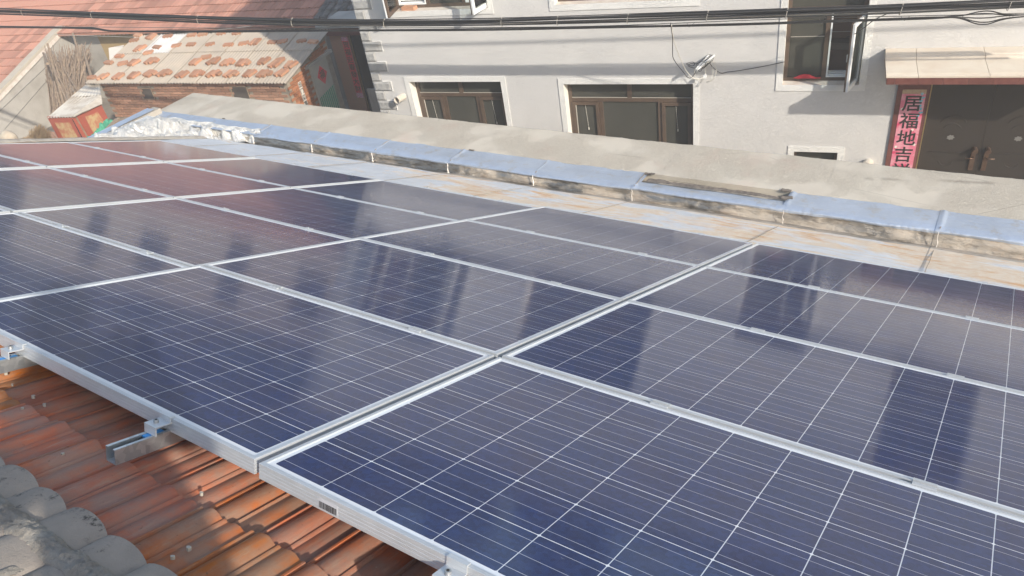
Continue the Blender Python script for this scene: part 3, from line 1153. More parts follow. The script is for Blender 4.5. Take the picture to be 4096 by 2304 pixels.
# rails with clamps
railx = [.585, 1.300]
for kcol in range(4):
    railx += [-.385 - 1.672 * kcol, -1.165 - 1.672 * kcol]
railx.sort(reverse=True)
t_ = .0025
chan = [(-.0205, -.0405), (-.0205, -.0815), (.0205, -.0815), (.0205, -.0405), (.0110, -.0405), (.0110, -.0475), (.0130, -.0475), (.0130, -.0430), (.0180, -.0430),
        (.0180, -.0790), (-.0180, -.0790), (-.0180, -.0430), (-.0130, -.0430), (-.0130, -.0475), (-.0110, -.0475), (-.0110, -.0405)]
for i, rx in enumerate(railx):
    side = 'under the right-hand panels' if rx > 0 else 'left of the main gap'
    lab = '%s galvanised channel rail counting from the right, running down the slope under the panels' % ORD[i]
    r = thing('mounting_rail', lab, 'rail', MP, (rx, -.14, -.08), 'steel rails under the solar panels')
    b = MB()
    b.prism([(rx + x, z) for x, z in chan], 'y', -.140, 4.13)
    b.build('channel', M['galv'], r)
    ci = 0 if rx > 0 else int((-rx) // 1.68) + 1
    dz = colx[min(ci, 4)][2]
    dy = colx[min(ci, 4)][1]
    for (yy, fl) in ((dy, 1), (4.0025 + dy, -1)):
        b = MB()
        s = -fl
        # Z-shaped end clamp
        pz = [(yy + .010 * fl, .0008 + dz), (yy + .010 * fl, .0035 + dz), (yy - .0035 * fl, .0035 + dz), (yy - .0035 * fl, -.0150), (yy - .046 * fl, -.0150), (yy - .046 * fl, -.0400),
              (yy - .043 * fl, -.0400), (yy - .043 * fl, -.0180), (yy - .0008 * fl, -.0180), (yy - .0008 * fl, .0008 + dz)]
        b.prism(pz, 'x', rx - .022, rx + .028)
        ec = b.build('end_clamp', M['alu'], r)
        b = MB()
        b.tube([(rx, yy - .026 * fl, -.0150), (rx, yy - .026 * fl, -.0065)], .0068, 14)
        b.tube([(rx, yy - .026 * fl, -.0063), (rx, yy - .026 * fl, -.0055)], .0035, 6, mi=1)
        b.build('bolt', [M['galv'], M['dark']], ec, smooth=30)
    b = MB()
    b.box(rx - .0105, rx + .0105, -.060 + dy, -.010 + dy, -.0470, -.0420)
    b.build('channel_nut', M['blueplastic'], r)
    for kk in (1, 2, 3):
        ym = (rowy[kk - 1] + LY + rowy[kk]) / 2 + dy
        gy = (rowy[kk] - rowy[kk - 1] - LY) / 2
        x0, x1 = rx - .027, rx + .028
        b = MB()
        pz = [(ym - gy - .010, .0008 + dz), (ym - gy - .010, .0052 + dz), (ym - gy + .0018, .0052 + dz), (ym - gy + .0018, -.012), (ym + gy - .0018, -.012), (ym + gy - .0018, .0052 + dz),
              (ym + gy + .010, .0052 + dz), (ym + gy + .010, .0008 + dz), (ym + gy - .0008 , .0008 + dz), (ym + gy - .0008, -.0140), (ym - gy + .0008, -.0140), (ym - gy + .0008, .0008 + dz)]
        b.prism(pz, 'x', x0, x1)
        mc = b.build('mid_clamp', M['alu'], r)
        b = MB()
        b.tube([(rx, ym, -.012), (rx, ym, -.003)], min(.0055, max(.003, gy - .002)), 10)
        b.build('bolt', M['galv'], mc, smooth=30)

# crumbs of mortar on the tiles
cr = [(22, 1487), (48, 1532), (132, 1580), (177, 1612), (90, 1627), (805, 1966), (250, 1809), (755, 2185), (690, 2220)]
for i, (px, py) in enumerate(cr):
    q = on_plane(MP, px, py, -.112)
    b = MB()
    s = rnd.uniform(.003, .0055)
    pts = []
    for kq in range(8):
        a = kq * PI / 4
        pts.append((q.x + s * 1.2 * math.cos(a) * rnd.uniform(.7, 1.2), q.y + s * math.sin(a) * rnd.uniform(.7, 1.2)))
    b.prism(pts, 'z', -.122, -.116 + s * .4)
    tag(b.build('mortar_crumb', M['pebble'], None, MP, o=(q.x, q.y, -.116), smooth=60), 'pale mortar crumb on the terracotta tiles, %s from the left' % ORD[sorted(c[0] for c in cr).index(px)], 'mortar crumb', 'mortar crumbs on the tiles')


def text_mesh(name, s, size, mat, bold=.0, extrude=.002):
    cu = bpy.data.curves.new(name, 'FONT')
    cu.body = s
    cu.size = size
    cu.align_x = 'CENTER'
    cu.align_y = 'CENTER'
    cu.extrude = extrude
    cu.offset = bold
    cu.resolution_u = 3
    ob = bpy.data.objects.new(name, cu)
    COL.objects.link(ob)
    dg = bpy.context.evaluated_depsgraph_get()
    dg.update()
    me = bpy.data.meshes.new_from_object(ob.evaluated_get(dg))
    bpy.data.objects.remove(ob)
    me.name = name
    me.materials.clear()
    me.materials.append(mat)
    return me


# text lies in its local xy; on a wall facing the street it is stood up
STAND = Matrix.Rotation(PI / 2, 4, 'X')

# ================================================================ grey rendered building across the lane
S0, S1 = -6.13, 8.5
bld = thing('rendered_building', 'grey rendered two storey building with white window surrounds and toothed corner stones', 'building', MF, (S0, 11, GROUND))
ZTOP = 1.25
holes = {
    'w1': (-5.411, -3.717, -4.95, -3.285),
    'w2': (-2.641, -.607, -4.95, -3.330),
    'ur': (.655, 1.665, -3.350, -1.85),
    'ul': (-5.411, -3.735, -2.095, -.55),
    'um': (-2.645, -.600, -2.090, -.55),
    'sm': (.891, 1.502, -4.80, -4.400),
    'ux': (2.85, 3.95, -2.05, -.55),
    'door': (2.170, 4.52, GROUND + .2, -3.02),
}


def wall_holes(mb, s0, s1, z0, z1, n0, th, hs):
    ss = sorted(set([s0, s1] + [h[0] for h in hs] + [h[1] for h in hs]))
    zs = sorted(set([z0, z1] + [h[2] for h in hs] + [h[3] for h in hs]))
    for i in range(len(ss) - 1):
        for j in range(len(zs) - 1):
            cs, cz = (ss[i] + ss[i + 1]) / 2, (zs[j] + zs[j + 1]) / 2
            if any(h[0] < cs < h[1] and h[2] < cz < h[3] for h in hs):
                continue
            mb.face([(ss[i], n0, zs[j]), (ss[i + 1], n0, zs[j]), (ss[i + 1], n0, zs[j + 1]), (ss[i], n0, zs[j + 1])])
            mb.face([(ss[i], n0 + th, zs[j]), (ss[i], n0 + th, zs[j + 1]), (ss[i + 1], n0 + th, zs[j + 1]), (ss[i + 1], n0 + th, zs[j])])
    for h in hs:
        a, c, e, f = h
        mb.face([(a, n0, e), (a, n0, f), (a, n0 + th, f), (a, n0 + th, e)], 1)
        mb.face([(c, n0, e), (c, n0 + th, e), (c, n0 + th, f), (c, n0, f)], 1)
        mb.face([(a, n0, f), (c, n0, f), (c, n0 + th, f), (a, n0 + th, f)], 1)
        mb.face([(a, n0, e), (a, n0 + th, e), (c, n0 + th, e), (c, n0, e)], 2)


b = MB()
wall_holes(b, S0, S1, GROUND, ZTOP, 11.0, .26, list(holes.values()))
b.face([(S0, 11, GROUND), (S0, 11, ZTOP), (S0, 19, ZTOP), (S0, 19, GROUND)])
b.face([(S1, 11, GROUND), (S1, 19, GROUND), (S1, 19, ZTOP), (S1, 11, ZTOP)])
b.face([(S0, 19, GROUND), (S0, 19, ZTOP), (S1, 19, ZTOP), (S1, 19, GROUND)])
b.build('wall', [M['plaster'], M['reveal'], M['sillm']], bld, fix=False)
b = MB()
b.box(S0 - .12, S1 + .12, 10.85, 19.1, ZTOP, ZTOP + .12)
b.build('flat_roof', M['cement'], bld)
b = MB()
b.box(S0 + .1, S1 - .1, 11.9, 11.95, GROUND, ZTOP - .05)
b.box(S0 + .1, S1 - .1, 11.27, 11.95, -2.95, -2.85)
b.build('inner_wall', M['room'], bld)
# toothed corner stones
z = -2.576
k0 = int((ZTOP - 2.0 - z) / .3525) + 8
for i in range(-11, 11):
    zt = -2.576 + .3525 * i
    if zt > ZTOP or zt - .3525 < GROUND:
        continue
    for (zz, w, hh) in ((zt, .350, .170), (zt - .1755, .180, .172)):
        b = MB()
        r = random.Random(int(zz * 1000))

        def qf(u, v, zz=zz, w=w, hh=hh):
            e = min(u, 1 - u, v, 1 - v)
            d = -.022 if e > .02 else -.004
            x = S0 - .004 + (w + .004) * u
            return (x, 11 + d - .010 * abs(fr3(x * 9, zz * 9 + v * 2, 3.3)) * (1 if e > .02 else 0), zz - hh + hh * v)
        b.grid(qf, 10, 6)
        b.face([(S0 - .004, 10.996, zz - hh), (S0 + w, 10.996, zz - hh), (S0 + w, 11.0, zz - hh), (S0 - .004, 11.0, zz - hh)])
        b.build('corner_stone', M['quoin'], bld, fix=False)
        if w > .3:
            # pale bead of render along the edge of the long stones
            b = MB()
            b.box(S0 + w + .001, S0 + w + .016, 10.984, 11.0, zz - hh - .004, zz + .006)
            b.box(S0 + .20, S0 + w + .001, 10.984, 11.0, zz + .001, zz + .010)
            b.build('stone_edge_bead', M['trim'], bld)


def ring(mb, a, c, e, f, w, n0, n1, bottom=True):
    """frame of width w around the opening a..c, e..f"""
    mb.box(a - w, c + w, n0, n1, f, f + w)
    mb.box(a - w, a, n0, n1, e, f)
    mb.box(c, c + w, n0, n1, e, f)
    if bottom:
        mb.box(a - w, c + w, n0, n1, e - w, e)


def inner_ring(mb, a, c, e, f, w, n0, n1, mi=0):
    mb.box(a, c, n0, n1, f - w, f, mi)
    mb.box(a, c, n0, n1, e, e + w, mi)
    mb.box(a, a + w, n0, n1, e + w, f - w, mi)
    mb.box(c - w, c, n0, n1, e + w, f - w, mi)


def surround(key, w=.088):
    a, c, e, f = holes[key]
    b = MB()
    ring(b, a, c, e, f, w, 10.988, 10.9995)
    return b.build('window_surround', M['trim'], bld)


for kq in ('w1', 'w2', 'ur', 'ul', 'um', 'sm', 'ux'):
    surround(kq)


def pane(parent, a, c, e, f, n, name='pane'):
    b = MB()
    b.box(a, c, n, n + .006, e, f)
    return b.build(name, M['glass'], parent)


def lower_window(key, tr, mul, s1_, s2_):
    a, c, e, f = holes[key]
    n0, n1 = 11.175, 11.235
    b = MB()
    inner_ring(b, a + .002, c - .002, e + .002, f - .002, .055, n0, n1)
    b.box(a + .057, c - .057, n0 + .004, n1, tr - .035, tr + .030)
    b.box(mul - .035, mul + .035, n0 + .006, n1, tr + .030, f - .057)
    b.box(s1_ - .030, s1_ + .030, n0 + .006, n1, e + .057, tr - .035)
    b.box(s2_ - .030, s2_ + .030, n0 + .006, n1, e + .057, tr - .035)
    w = b.build('window', M['brownframe'], bld)
    # casement frames stand slightly proud
    for (x0, x1) in ((a + .060, s1_ - .034), (s2_ + .034, c - .060)):
        b = MB()
        inner_ring(b, x0, x1, e + .060, tr - .040, .052, n0 - .016, n1 - .02)
        b.build('casement', M['brownframe'], w)
        pane(w, x0 + .05, x1 - .05, e + .11, tr - .090, n0 + .020)
        b = MB()
        xm = (x0 + x1) / 2
        b.tube([(xm - .01, n0 + .010, tr - .10), (xm + .015, n0 + .010, tr - .50)], .003, 4)
        b.tube([(xm + .015, n0 + .010, tr - .50), (xm + .015, n0 + .010, tr - .535)], .010, 6)
        b.build('blind_cord', M['whitewire'], w)
    pane(w, s1_ + .028, s2_ - .028, e + .055, tr - .030, n0 + .030)
    pane(w, a + .052, mul - .030, tr + .028, f - .052, n0 + .030)
    pane(w, mul + .030, c - .052, tr + .028, f - .052, n0 + .030)
    b = MB()
    for (x0, x1, zz) in ((a + .06, mul - .04, tr + .031), (mul + .04, c - .06, tr + .031)):
        b.box(x0, x1, n0 - .002, n0 + .006, zz, zz + .010)
    b.box(a + .112, a + .122, n0 - .020, n0, e + .12, tr - .092)
    b.build('glazing_bead', M['tie'], w)
    return w


lower_window('w1', -3.590, -4.555, -4.894, -4.269)
w2 = lower_window('w2', -3.667, -1.630, -2.107, -1.154)


def open_sash(parent, H, K, z0, z1, colr_in, colr_out, fw=.060):
    """casement hinged at H (s,n), free edge at K, between z0 and z1"""
    d = Vector((K[0] - H[0], K[1] - H[1], 0))
    L = d.length
    ang = math.atan2(d.y, d.x)
    R = Matrix.Translation((H[0], H[1], 0)) @ Matrix.Rotation(ang, 4, 'Z')
    b = MB()
    for (y0, y1, mi) in ((-.026, -.002, 0), (-.002, .026, 1)):
        inner_ring(b, 0, L, z0, z1, fw, y0, y1, mi)
    xf(b, R)
    sh = b.build('open_sash', [colr_in, colr_out], parent)
    b = MB()
    b.box(fw - .004, L - fw + .004, -.004, .004, z0 + fw - .004, z1 - fw + .004)
    xf(b, R)
    b.build('sash_glass', M['sashglass'], parent)
    return sh, R, L


# upper right window, right leaf open
a, c, e, f = holes['ur']
b = MB()
inner_ring(b, a + .002, c - .002, e + .002, f - .002, .050, 11.150, 11.215)
b.box(a + .052, c - .052, 11.156, 11.215, -2.365, -2.305)
b.box(1.165, 1.225, 11.156, 11.215, e + .052, -2.365)
w = b.build('window', M['brownframe'], bld)
pane(w, a + .045, 1.170, e + .045, -2.360, 11.180)
pane(w, a + .045, c - .045, -2.310, f - .045, 11.180)
b = MB()
inner_ring(b, 1.226, c - .053, e + .053, -2.366, .022, 11.148, 11.19)
b.box(1.232, c - .06, 11.19, 11.26, e + .060, e + .085)
b.box(1.232, c - .06, 11.19, 11.26, e + .100, e + .112)
b.build('inner_track', M['whitepvc'], w)
b = MB()
b.box(a + .06, 1.16, 11.176, 11.179, -2.72, -2.712)
b.build('faint_reflection_bar', M['tie'], w)  # faint reflection in the pane, modelled as a pale bar
for zr in (-2.74, -2.88):
    b = MB()
    b.box(1.25, 1.60, 11.40, 11.404, zr, zr + .007)
    b.build('faint_reflection_bar', M['tie'], w)  # more faint reflections, modelled as pale bars behind the open leaf
b = MB()
b.box(1.20, 1.66, 11.46, 11.47, -3.4, -1.8)
b.build('room_plane', M['roomplane'], w)  # brown plane added to lighten the black view into the room
open_sash(w, (1.640, 11.150), (1.495, 10.710), -3.335, -2.405, M['brownframe'], M['whitepvc'], .052)
b = MB()
b.tube([(1.53, 10.86, -2.82), (1.50, 10.84, -2.83), (1.47, 10.82, -2.86), (1.47, 10.82, -2.95)], [.014, .016, .012, .010], 8)
b.build('sash_handle', M['whitepvc'], w, smooth='all')
b = MB()
b.grid(lambda u, v: (.80 + .36 * u, 11.10 + .05 * v, -3.296 + .055 * math.sin(PI * min(1, u * 1.2)) * math.sin(PI * v) + .006 * n3(u * 8, v * 5)), 24, 8)
tag(b.build('red_cloth', M['redcloth'], None, MF, o=(.98, 11.12, -3.296), smooth='all'), 'crumpled red cloth lying on the sill of the tall window beside the entrance canopy', 'cloth')

# upper left window with both outer leaves open, upper middle window, extra window over the canopy
for key, opn in (('ul', True), ('um', False), ('ux', False)):
    a, c, e, f = holes[key]
    m1, m2 = a + (c - a) * .345, a + (c - a) * .725
    b = MB()
    inner_ring(b, a + .002, c - .002, e + .002, f - .002, .050, 11.150, 11.215)
    b.box(m1 - .03, m1 + .03, 11.154, 11.215, e + .052, f - .052)
    b.box(m2 - .03, m2 + .03, 11.154, 11.215, e + .052, f - .052)
    w = b.build('window', M['brownframe'], bld)
    pane(w, m1 + .025, m2 - .025, e + .045, f - .045, 11.180)
    if opn:
        for (x0, x1) in ((a + .053, m1 - .031), (m2 + .031, c - .053)):
            b = MB()
            inner_ring(b, x0, x1, e + .053, f - .053, .020, 11.146, 11.19)
            b.box(x0 + .02, x1 - .02, 11.19, 11.26, e + .058, e + .085)
            b.box(x0 + .02, x1 - .02, 11.20, 11.26, e + .105, e + .118)
            b.build('inner_track', M['whitepvc'], w)
        open_sash(w, (-5.392, 11.150), (-5.320, 10.650), e + .01, f - .02, M['whitepvc'], M['brownframe'])
        open_sash(w, (-3.752, 11.150), (-3.850, 10.660), e + .01, f - .02, M['brownframe'], M['whitepvc'])
        b = MB()
        b.box(a + .06, m1 - .04, 11.42, 11.43, e + .1, f)
        b.build('room_plane', M['roomplane'], w)  # same added brown plane, lightening the room behind the left leaf
    else:
        pane(w, a + .045, m1 - .025, e + .045, f - .045, 11.180)
        pane(w, m2 + .025, c - .045, e + .045, f - .045, 11.180)
# small window low on the wall
a, c, e, f = holes['sm']
b = MB()
inner_ring(b, a + .002, c - .002, e + .002, f - .002, .035, 11.12, 11.17)
w = b.build('window', M['brownframe'], bld)
pane(w, a + .03, c - .03, e + .03, f - .03, 11.14)
# loose brick on the upper left sill
p_ = at(1632, 34, 11.03)
b = MB()
b.box(-.12, .12, -.055, .055, 0, .053, M4=Matrix.Rotation(-.12, 4, 'Z'))
bb = b.build('brick', M['looseb'], None, MF)
bb.matrix_world = MF @ Matrix.Translation((p_.x, 11.075, -2.094))
tag(bb, 'single red brick on the mortar sill under the open upper left window', 'brick')

# flue stubs
for (ps, pz, r, ln, rot, lab) in ((-5.600, -3.555, .062, .20, .25, 'short white flue stub between the corner stones and the lower left window'),
                                  (1.93, -4.560, .075, .16, .1, 'white pipe stub low on the wall left of the entrance, half hidden')):
    t = thing('flue_pipe', lab, 'pipe', MF, (ps, 11, pz))
    b = MB()
    n = 28
    d = Vector((-.18, -1, .05)).normalized()
    e1 = d.cross(Vector((0, 0, 1))).normalized()
    e2 = e1.cross(d)
    c0 = Vector((ps, 11.01, pz))
    rings = [(0, r), (ln, r), (ln, r * .86), (ln * .25, r * .84)]
    for (q, rr) in rings:
        for k_ in range(n):
            a_ = 2 * PI * k_ / n
            b.v.append(tuple(c0 + d * q + e1 * rr * math.cos(a_) + e2 * rr * math.sin(a_)))
    for q in range(3):
        for k_ in range(n):
            k2 = (k_ + 1) % n
            b.f.append((q * n + k_, q * n + k2, (q + 1) * n + k2, (q + 1) * n + k_))
            b.mi.append(0)
    b.build('pipe_wall', M['steelpipe'], t, smooth=40)
    b = MB()
    b.face([tuple(c0 + d * ln * .3 + e1 * r * .85 * math.cos(2 * PI * k_ / n) + e2 * r * .85 * math.sin(2 * PI * k_ / n)) for k_ in range(n)])
    b.build('damper_disc', M['steelpipe'], t)

# entrance: canopy, tiled jambs, double door
can = MB()
c0, c1 = 1.945, 4.80
can.box(c0 + .01, c1 - .01, 10.225, 10.998, -2.996, -2.925)
can.build('canopy_slab', M['cement'], bld)
xc = [1.945, 2.30, 3.08, 3.86, 4.80]
for i in range(4):
    b = MB()
    y_pts = [(10.205, -2.925), (10.205, -2.905), (10.235, -2.898), (10.262, -2.898), (10.270, -2.912), (10.290, -2.912), (10.300, -2.903), (10.74, -2.893), (10.75, -2.865), (10.80, -2.858), (10.81, -2.848), (10.998, -2.838), (10.998, -2.925)]
    b.prism(y_pts, 'x', xc[i] + (.002 if i else -.01), xc[i + 1] - .003)
    b.build('canopy_stone', M['canopy'], bld)
xc = [1.945, 2.04, 2.31, 2.585, 2.86, 3.13, 3.40, 3.67, 3.94, 4.21, 4.48, 4.80]
for i in range(len(xc) - 1):
    b = MB()
    b.box(xc[i] + .0015, xc[i + 1] - .0015, 10.200, 10.222, -3.010, -2.927)
    b.build('fascia_tile', M['maroon'], bld)
b = MB()
b.box(1.944, 1.953, 10.222, 10.998, -3.010, -2.927)
b.build('fascia_tile', M['maroon'], bld)
zz = -3.02
while zz > GROUND + .3:
    z2 = max(zz - .60, GROUND + .25)
    for (x0, x1) in ((2.160, 2.562), (4.13, 4.53)):
        b = MB()
        b.box(x0, x1, 10.975, 11.14, z2 + .0015, zz - .0015)
        b.build('jamb_tile', M['maroon'], bld)
    zz = z2
b = MB()
b.box(2.5635, 4.13, 11.02, 11.14, -3.12, -3.02)
b.build('door_head', M['maroon'], bld)
b = MB()
b.box(2.563, 2.578, 10.972, 11.10, GROUND + .25, -3.021)
b.build('brass_strip', M['gold'], bld)
b = MB()
b.box(2.1, 4.6, 10.2, 11.3, GROUND, GROUND + .24)
b.build('doorstep', M['cement'], bld)
for (x0, x1, hx, sgn) in ((2.579, 3.346, 3.27, 1), (3.350, 4.129, 3.43, -1)):
    b = MB()
    b.box(x0, x1, 11.10, 11.14, GROUND + .25, -3.122)
    dr = b.build('door_leaf', M['doorm'], bld)
    xm = (x0 + x1) / 2 - .02 * sgn
    b = MB()
    for rr, zc in ((.170, -4.00), (.115, -4.07)):
        b = MB()
        pts = [(xm + rr * math.cos(t), 11.098, zc + rr * .95 * math.sin(t)) for t in [PI * (.12 + .76 * q / 14) for q in range(15)]]
        b.tube(pts, .006, 6)
        b.build('raised_moulding', M['doorm'], dr, smooth=50)
    b = MB()
    pts = [(xm + .09 * math.cos(t), 11.098, -4.52 + .09 * math.sin(t)) for t in [PI * (1.1 + .8 * q / 10) for q in range(11)]]
    b.tube(pts, .005, 6)
    b.build('raised_moulding', M['doorm'], dr, smooth=50)
    b = MB()
    b.box(xm - .25, xm + .22, 11.092, 11.1, -4.405, -4.398)
    b.build('raised_moulding', M['doorm'], dr, smooth=50)
    b = MB()
    star = []
    for q in range(14):
        rr = .052 if q % 2 == 0 else .036
        star.append((xm + .12 * (0) + rr * math.cos(PI * q / 7), -4.168 + rr * .8 * math.sin(PI * q / 7)))
    b.prism([(p[0], p[1]) for p in star], 'y', 11.096, 11.0995)
    b.build('silver_decal', M['silverdecal'], dr)
    b = MB()
    b.box(hx - .030, hx + .030, 11.075, 11.0995, -4.66, -4.335)
    b.tube([(hx, 11.0, -4.335), (hx, 11.0995, -4.335)], .034, 14)
    pl = b.build('handle_plate', M['bronze'], dr, smooth=40)
    b = MB()
    b.tube([(hx, 11.075, -4.455), (hx, 11.03, -4.455), (hx - .10 * sgn, 11.03, -4.452)], .009, 8)
    b.build('lever', M['bronze'], dr, smooth='all')

# printed banners
def banner(name, lab, M4, quad_w, top, bottom, n, s_mid, base_mat, chars, csize, bold, ink, first, step, lean=0.0):
    """vertical paper strip on a wall facing the street"""
    t = thing(name, lab, 'banner', M4, (s_mid, n, bottom))
    b = MB()
    b.box(s_mid - quad_w / 2, s_mid + quad_w / 2, n - .002, n, bottom, top)
    b.build('paper', base_mat, t)
    for i, chx in enumerate(chars):
        me = text_mesh('character', chx, csize, ink, bold, .001)
        me.transform(STAND)
        inst('character', me, t, (s_mid, n - .0035, first - step * i))
    return t


# pink banner left of the door
bt = banner('couplet_banner', 'pink vertical banner with black characters on the maroon jamb beside the dark double door', MF,
            .295, -3.405, -5.05, 10.972, 2.372, M['pink'], '居福地吉祥如', .250, .0035, M['ink'], -3.62, .262)
b = MB()
b.box(2.372 - .1475, 2.372 + .1475, 10.9685, 10.9698, -3.468, -3.405)
b.build('top_band', M['tan'], bt)
rr = random.Random(3)
for i in range(13):
    px_ = 2.372 + rr.choice((.115, .10, .125, .09)) - (0 if i < 9 else rr.choice((.22, .235)))
    pz_ = -3.47 - .055 * i + rr.uniform(-.01, .01) if i < 9 else (-3.69, -4.27, -4.23, -4.0)[i - 9]
    if i in (9, 10):
        px_ = 2.372 - .115
    if i == 11:
        px_ = 2.372 + .115
    if i == 12:
        px_ = 2.372 + .06
    b = MB()
    if i < 9:
        w_, h_ = rr.uniform(.016, .030), rr.uniform(.010, .024)
        a_ = rr.uniform(-.6, .6)
        pts = []
        for q in range(10):
            t_q = 2 * PI * q / 10
            x_, y_ = w_ * math.cos(t_q) * (1 + .3 * math.sin(3 * t_q)), h_ * math.sin(t_q)
            pts.append((px_ + x_ * math.cos(a_) - y_ * math.sin(a_), pz_ + x_ * math.sin(a_) + y_ * math.cos(a_)))
        b.prism(pts, 'y', 10.9680, 10.9690)
        b.build('printed_leaf', M['blueprint'], bt)
    else:
        pts = []
        for q in range(20):
            t_q = 2 * PI * q / 20
            r_ = .022 * (.65 + .35 * abs(math.cos(2.5 * t_q)))
            pts.append((px_ + r_ * math.cos(t_q), pz_ + r_ * math.sin(t_q)))
        b.prism(pts, 'y', 10.9680, 10.9690)
        b.build('printed_flower', M['whiteprint'], bt)

# ================================================================ gate between the shed and the grey building
NG = 15.40
gt = thing('courtyard_gate', 'dark gate leaf with maroon lintel and brick pier in the gap beside the grey building', 'gate', MF, (-8.4, NG, GROUND))
b = MB()
b.box(-9.40, -7.3, NG + .05, NG + .10, GROUND, -3.93)
b.build('gate_leaf', M['doorm'], gt)
b = MB()
b.box(-9.90, -7.0, NG - .12, NG + .25, -3.92, -3.72)
b.build('gate_lintel', M['maroon'], gt)
b = MB()
b.box(-9.93, -9.41, NG, NG + .30, GROUND, -3.93)
b.build('gate_pier', M['brickold'], gt)
b = MB()
b.box(-9.385, -9.37, NG + .02, NG + .05, GROUND, -3.93)
b.build('gate_trim', M['gold'], gt)
b = MB()
b.box(-10.1, -6.8, NG - .2, NG + .9, -3.72, -3.66)
b.build('gate_roof_slab', M['cement'], gt)
b = MB()
q0, q1 = at(1291, 104, NG - .2), at(1362, 102, NG - .2)
b.box(q0.x, q1.x - .1, NG - .22, NG, -3.66, -3.60)
b.build('loose_white_board', M['whiteprint'], gt)
bt2 = banner('couplet_banner', 'narrow red banner with seven dark characters and flower ends on the gate pier', MF,
             .175, -3.985, -5.520, NG - .002, -9.515, M['red'], '贺福迎春發大财', .165, .002, M['inkbrown'], -4.19, .185)
for (z0, z1) in ((-4.085, -3.985), (-5.520, -5.395)):
    b = MB()
    b.box(-9.515 - .0875, -9.515 + .0875, NG - .0055, NG - .0045, z0, z1)
    b.build('flower_print', M['rosepaper'], bt2)
# grey planks leaning at the building corner
pp = at(1490, 352, 11.6)
b = MB()
b.box(pp.x - .10, pp.x + .16, 11.55, 11.58, GROUND, pp.z, M4=None)
tag(b.build('leaning_board', M['greywall'], None, MF, o=(pp.x, 11.56, GROUND)), 'old grey board standing against the left corner of the grey building', 'board')

# ================================================================ brick shed
SR, SL = -9.09, -14.55
NFR, NBK = 12.31, 14.22
ZE, ZA = -3.85, -3.46
shed = thing('brick_shed', 'small brick shed with a lean-to roof of corrugated sheets held down by bricks', 'shed', MF, ((SR + SL) / 2, NFR, GROUND))
b = MB()
fr_n = NFR + .16
b.box(SL + .1, SR - .10, fr_n + .012, NBK, GROUND, ZE - .06)
b.prism([(fr_n + .02, ZE - .06), (NBK, ZE - .06), (NBK, ZA - .03)], 'x', SL + .1, SR - .10)
# cut-out is not needed: the windows are boxed in front of the core
b.build('wall_core', M['joint'], shed)
BL, BH, BD = .235, .052, .02
bme = MB()
bme.box(-BL / 2, BL / 2, 0, BD, 0, BH)
brick_me = bme.mesh('brick', M['brickold'])
bme = MB()
bme.box(0, BD, -BL / 2, BL / 2, 0, BH)
brick_side = bme.mesh('brick', M['brick'])
wins = [(-13.30, -12.95, -4.30, -4.02), (-10.70, -10.25, -4.32, -3.98)]
row = 0
z = ZE - .075 - BH
nb = 0
while z > -4.80:
    x = SL + .1 + (BL / 2 if row % 2 else 0) + BL / 2
    while x < SR - .10:
        if not any(a_ - .03 < x < c_ + .03 and e_ < z < f_ for a_, c_, e_, f_ in wins) and x + BL / 2 < SR - .085:
            inst('brick', brick_me, shed, (x, fr_n - .008 + rnd.uniform(-.002, .002), z), (0, rnd.uniform(-.012, .012), 0), (rnd.uniform(.95, .98), 1, 1))
            nb += 1
        x += BL + .012
    z -= BH + .012
    row += 1
row = 0
z = ZA - .10
nside = 0
while z > -5.30:
    y = fr_n + (BL / 2 if row % 2 else 0) + BL / 2 - .02
    while y + BL / 2 < NBK + .02:
        roofz = ZE - .075 + (ZA - ZE) * (y - BL / 2 - NFR) / (NBK - NFR)
        if z + BH < roofz - .02 and not (13.28 < y < 14.06 and z < -3.90):
            inst('brick', brick_side, shed, (SR - .103 + rnd.uniform(-.002, .002), y, z), (rnd.uniform(-.012, .012), 0, 0), (1, rnd.uniform(.95, .98), 1))
            nside += 1
        y += BL + .012
    z -= BH + .012
    row += 1
for (a_, c_, e_, f_) in wins:
    b = MB()
    b.box(a_, c_, fr_n - .004, fr_n + .010, e_, f_)
    w = b.build('window', M['room'], shed)
    b = MB()
    inner_ring(b, a_, c_, e_, f_, .02, fr_n - .014, fr_n - .005)
    b.build('frame', M['wood'], w)
# gable door
b = MB()
b.box(SR - .100, SR - .070, 13.33, 14.00, GROUND, -3.92)
gd = b.build('gable_door', M['paledoor'], shed)
b = MB()
b.box(SR - .104, SR - .02, 13.18, 14.22, -3.915, -3.85)
b.build('lintel', M['cement'], shed)
b = MB()
pts = []
nc = 9
for q in range(nc * 4 + 1):
    y = 13.345 + (13.985 - 13.345) * q / (nc * 4)
    b.v.append((SR - .066 + .010 * math.sin(q * PI / 2 + .3), y, GROUND))
    b.v.append((SR - .066 + .010 * math.sin(q * PI / 2 + .3), y, -4.64 + .10 * (y - 13.345)))
for q in range(nc * 4):
    b.f.append((2 * q, 2 * q + 2, 2 * q + 3, 2 * q + 1))
    b.mi.append(0)
b.build('green_panel', M['greendoor'], gd)
SIDE = Matrix.Rotation(PI / 2, 4, 'Z') @ STAND
dm = thing('door_diamond', 'red paper diamond with a dark character on the pale gable door of the shed', 'poster', MF, (SR - .068, 13.66, -4.30))
b = MB()
b.prism([(13.69 + .195, -4.235), (13.68, -4.02), (13.69 - .195, -4.225), (13.70, -4.455)], 'x', SR - .0695, SR - .067)
b.build('paper', M['red'], dm)
me = text_mesh('character', '福', .20, M['inkbrown'], .003, .001)
me.transform(SIDE)
inst('character', me, dm, (SR - .0655, 13.69, -4.235))
nz = thing('note_strip', 'white vertical paper strip with four black characters on the sunlit brick gable of the shed', 'notice', MF, (SR - .08, 12.86, -4.6))
b = MB()
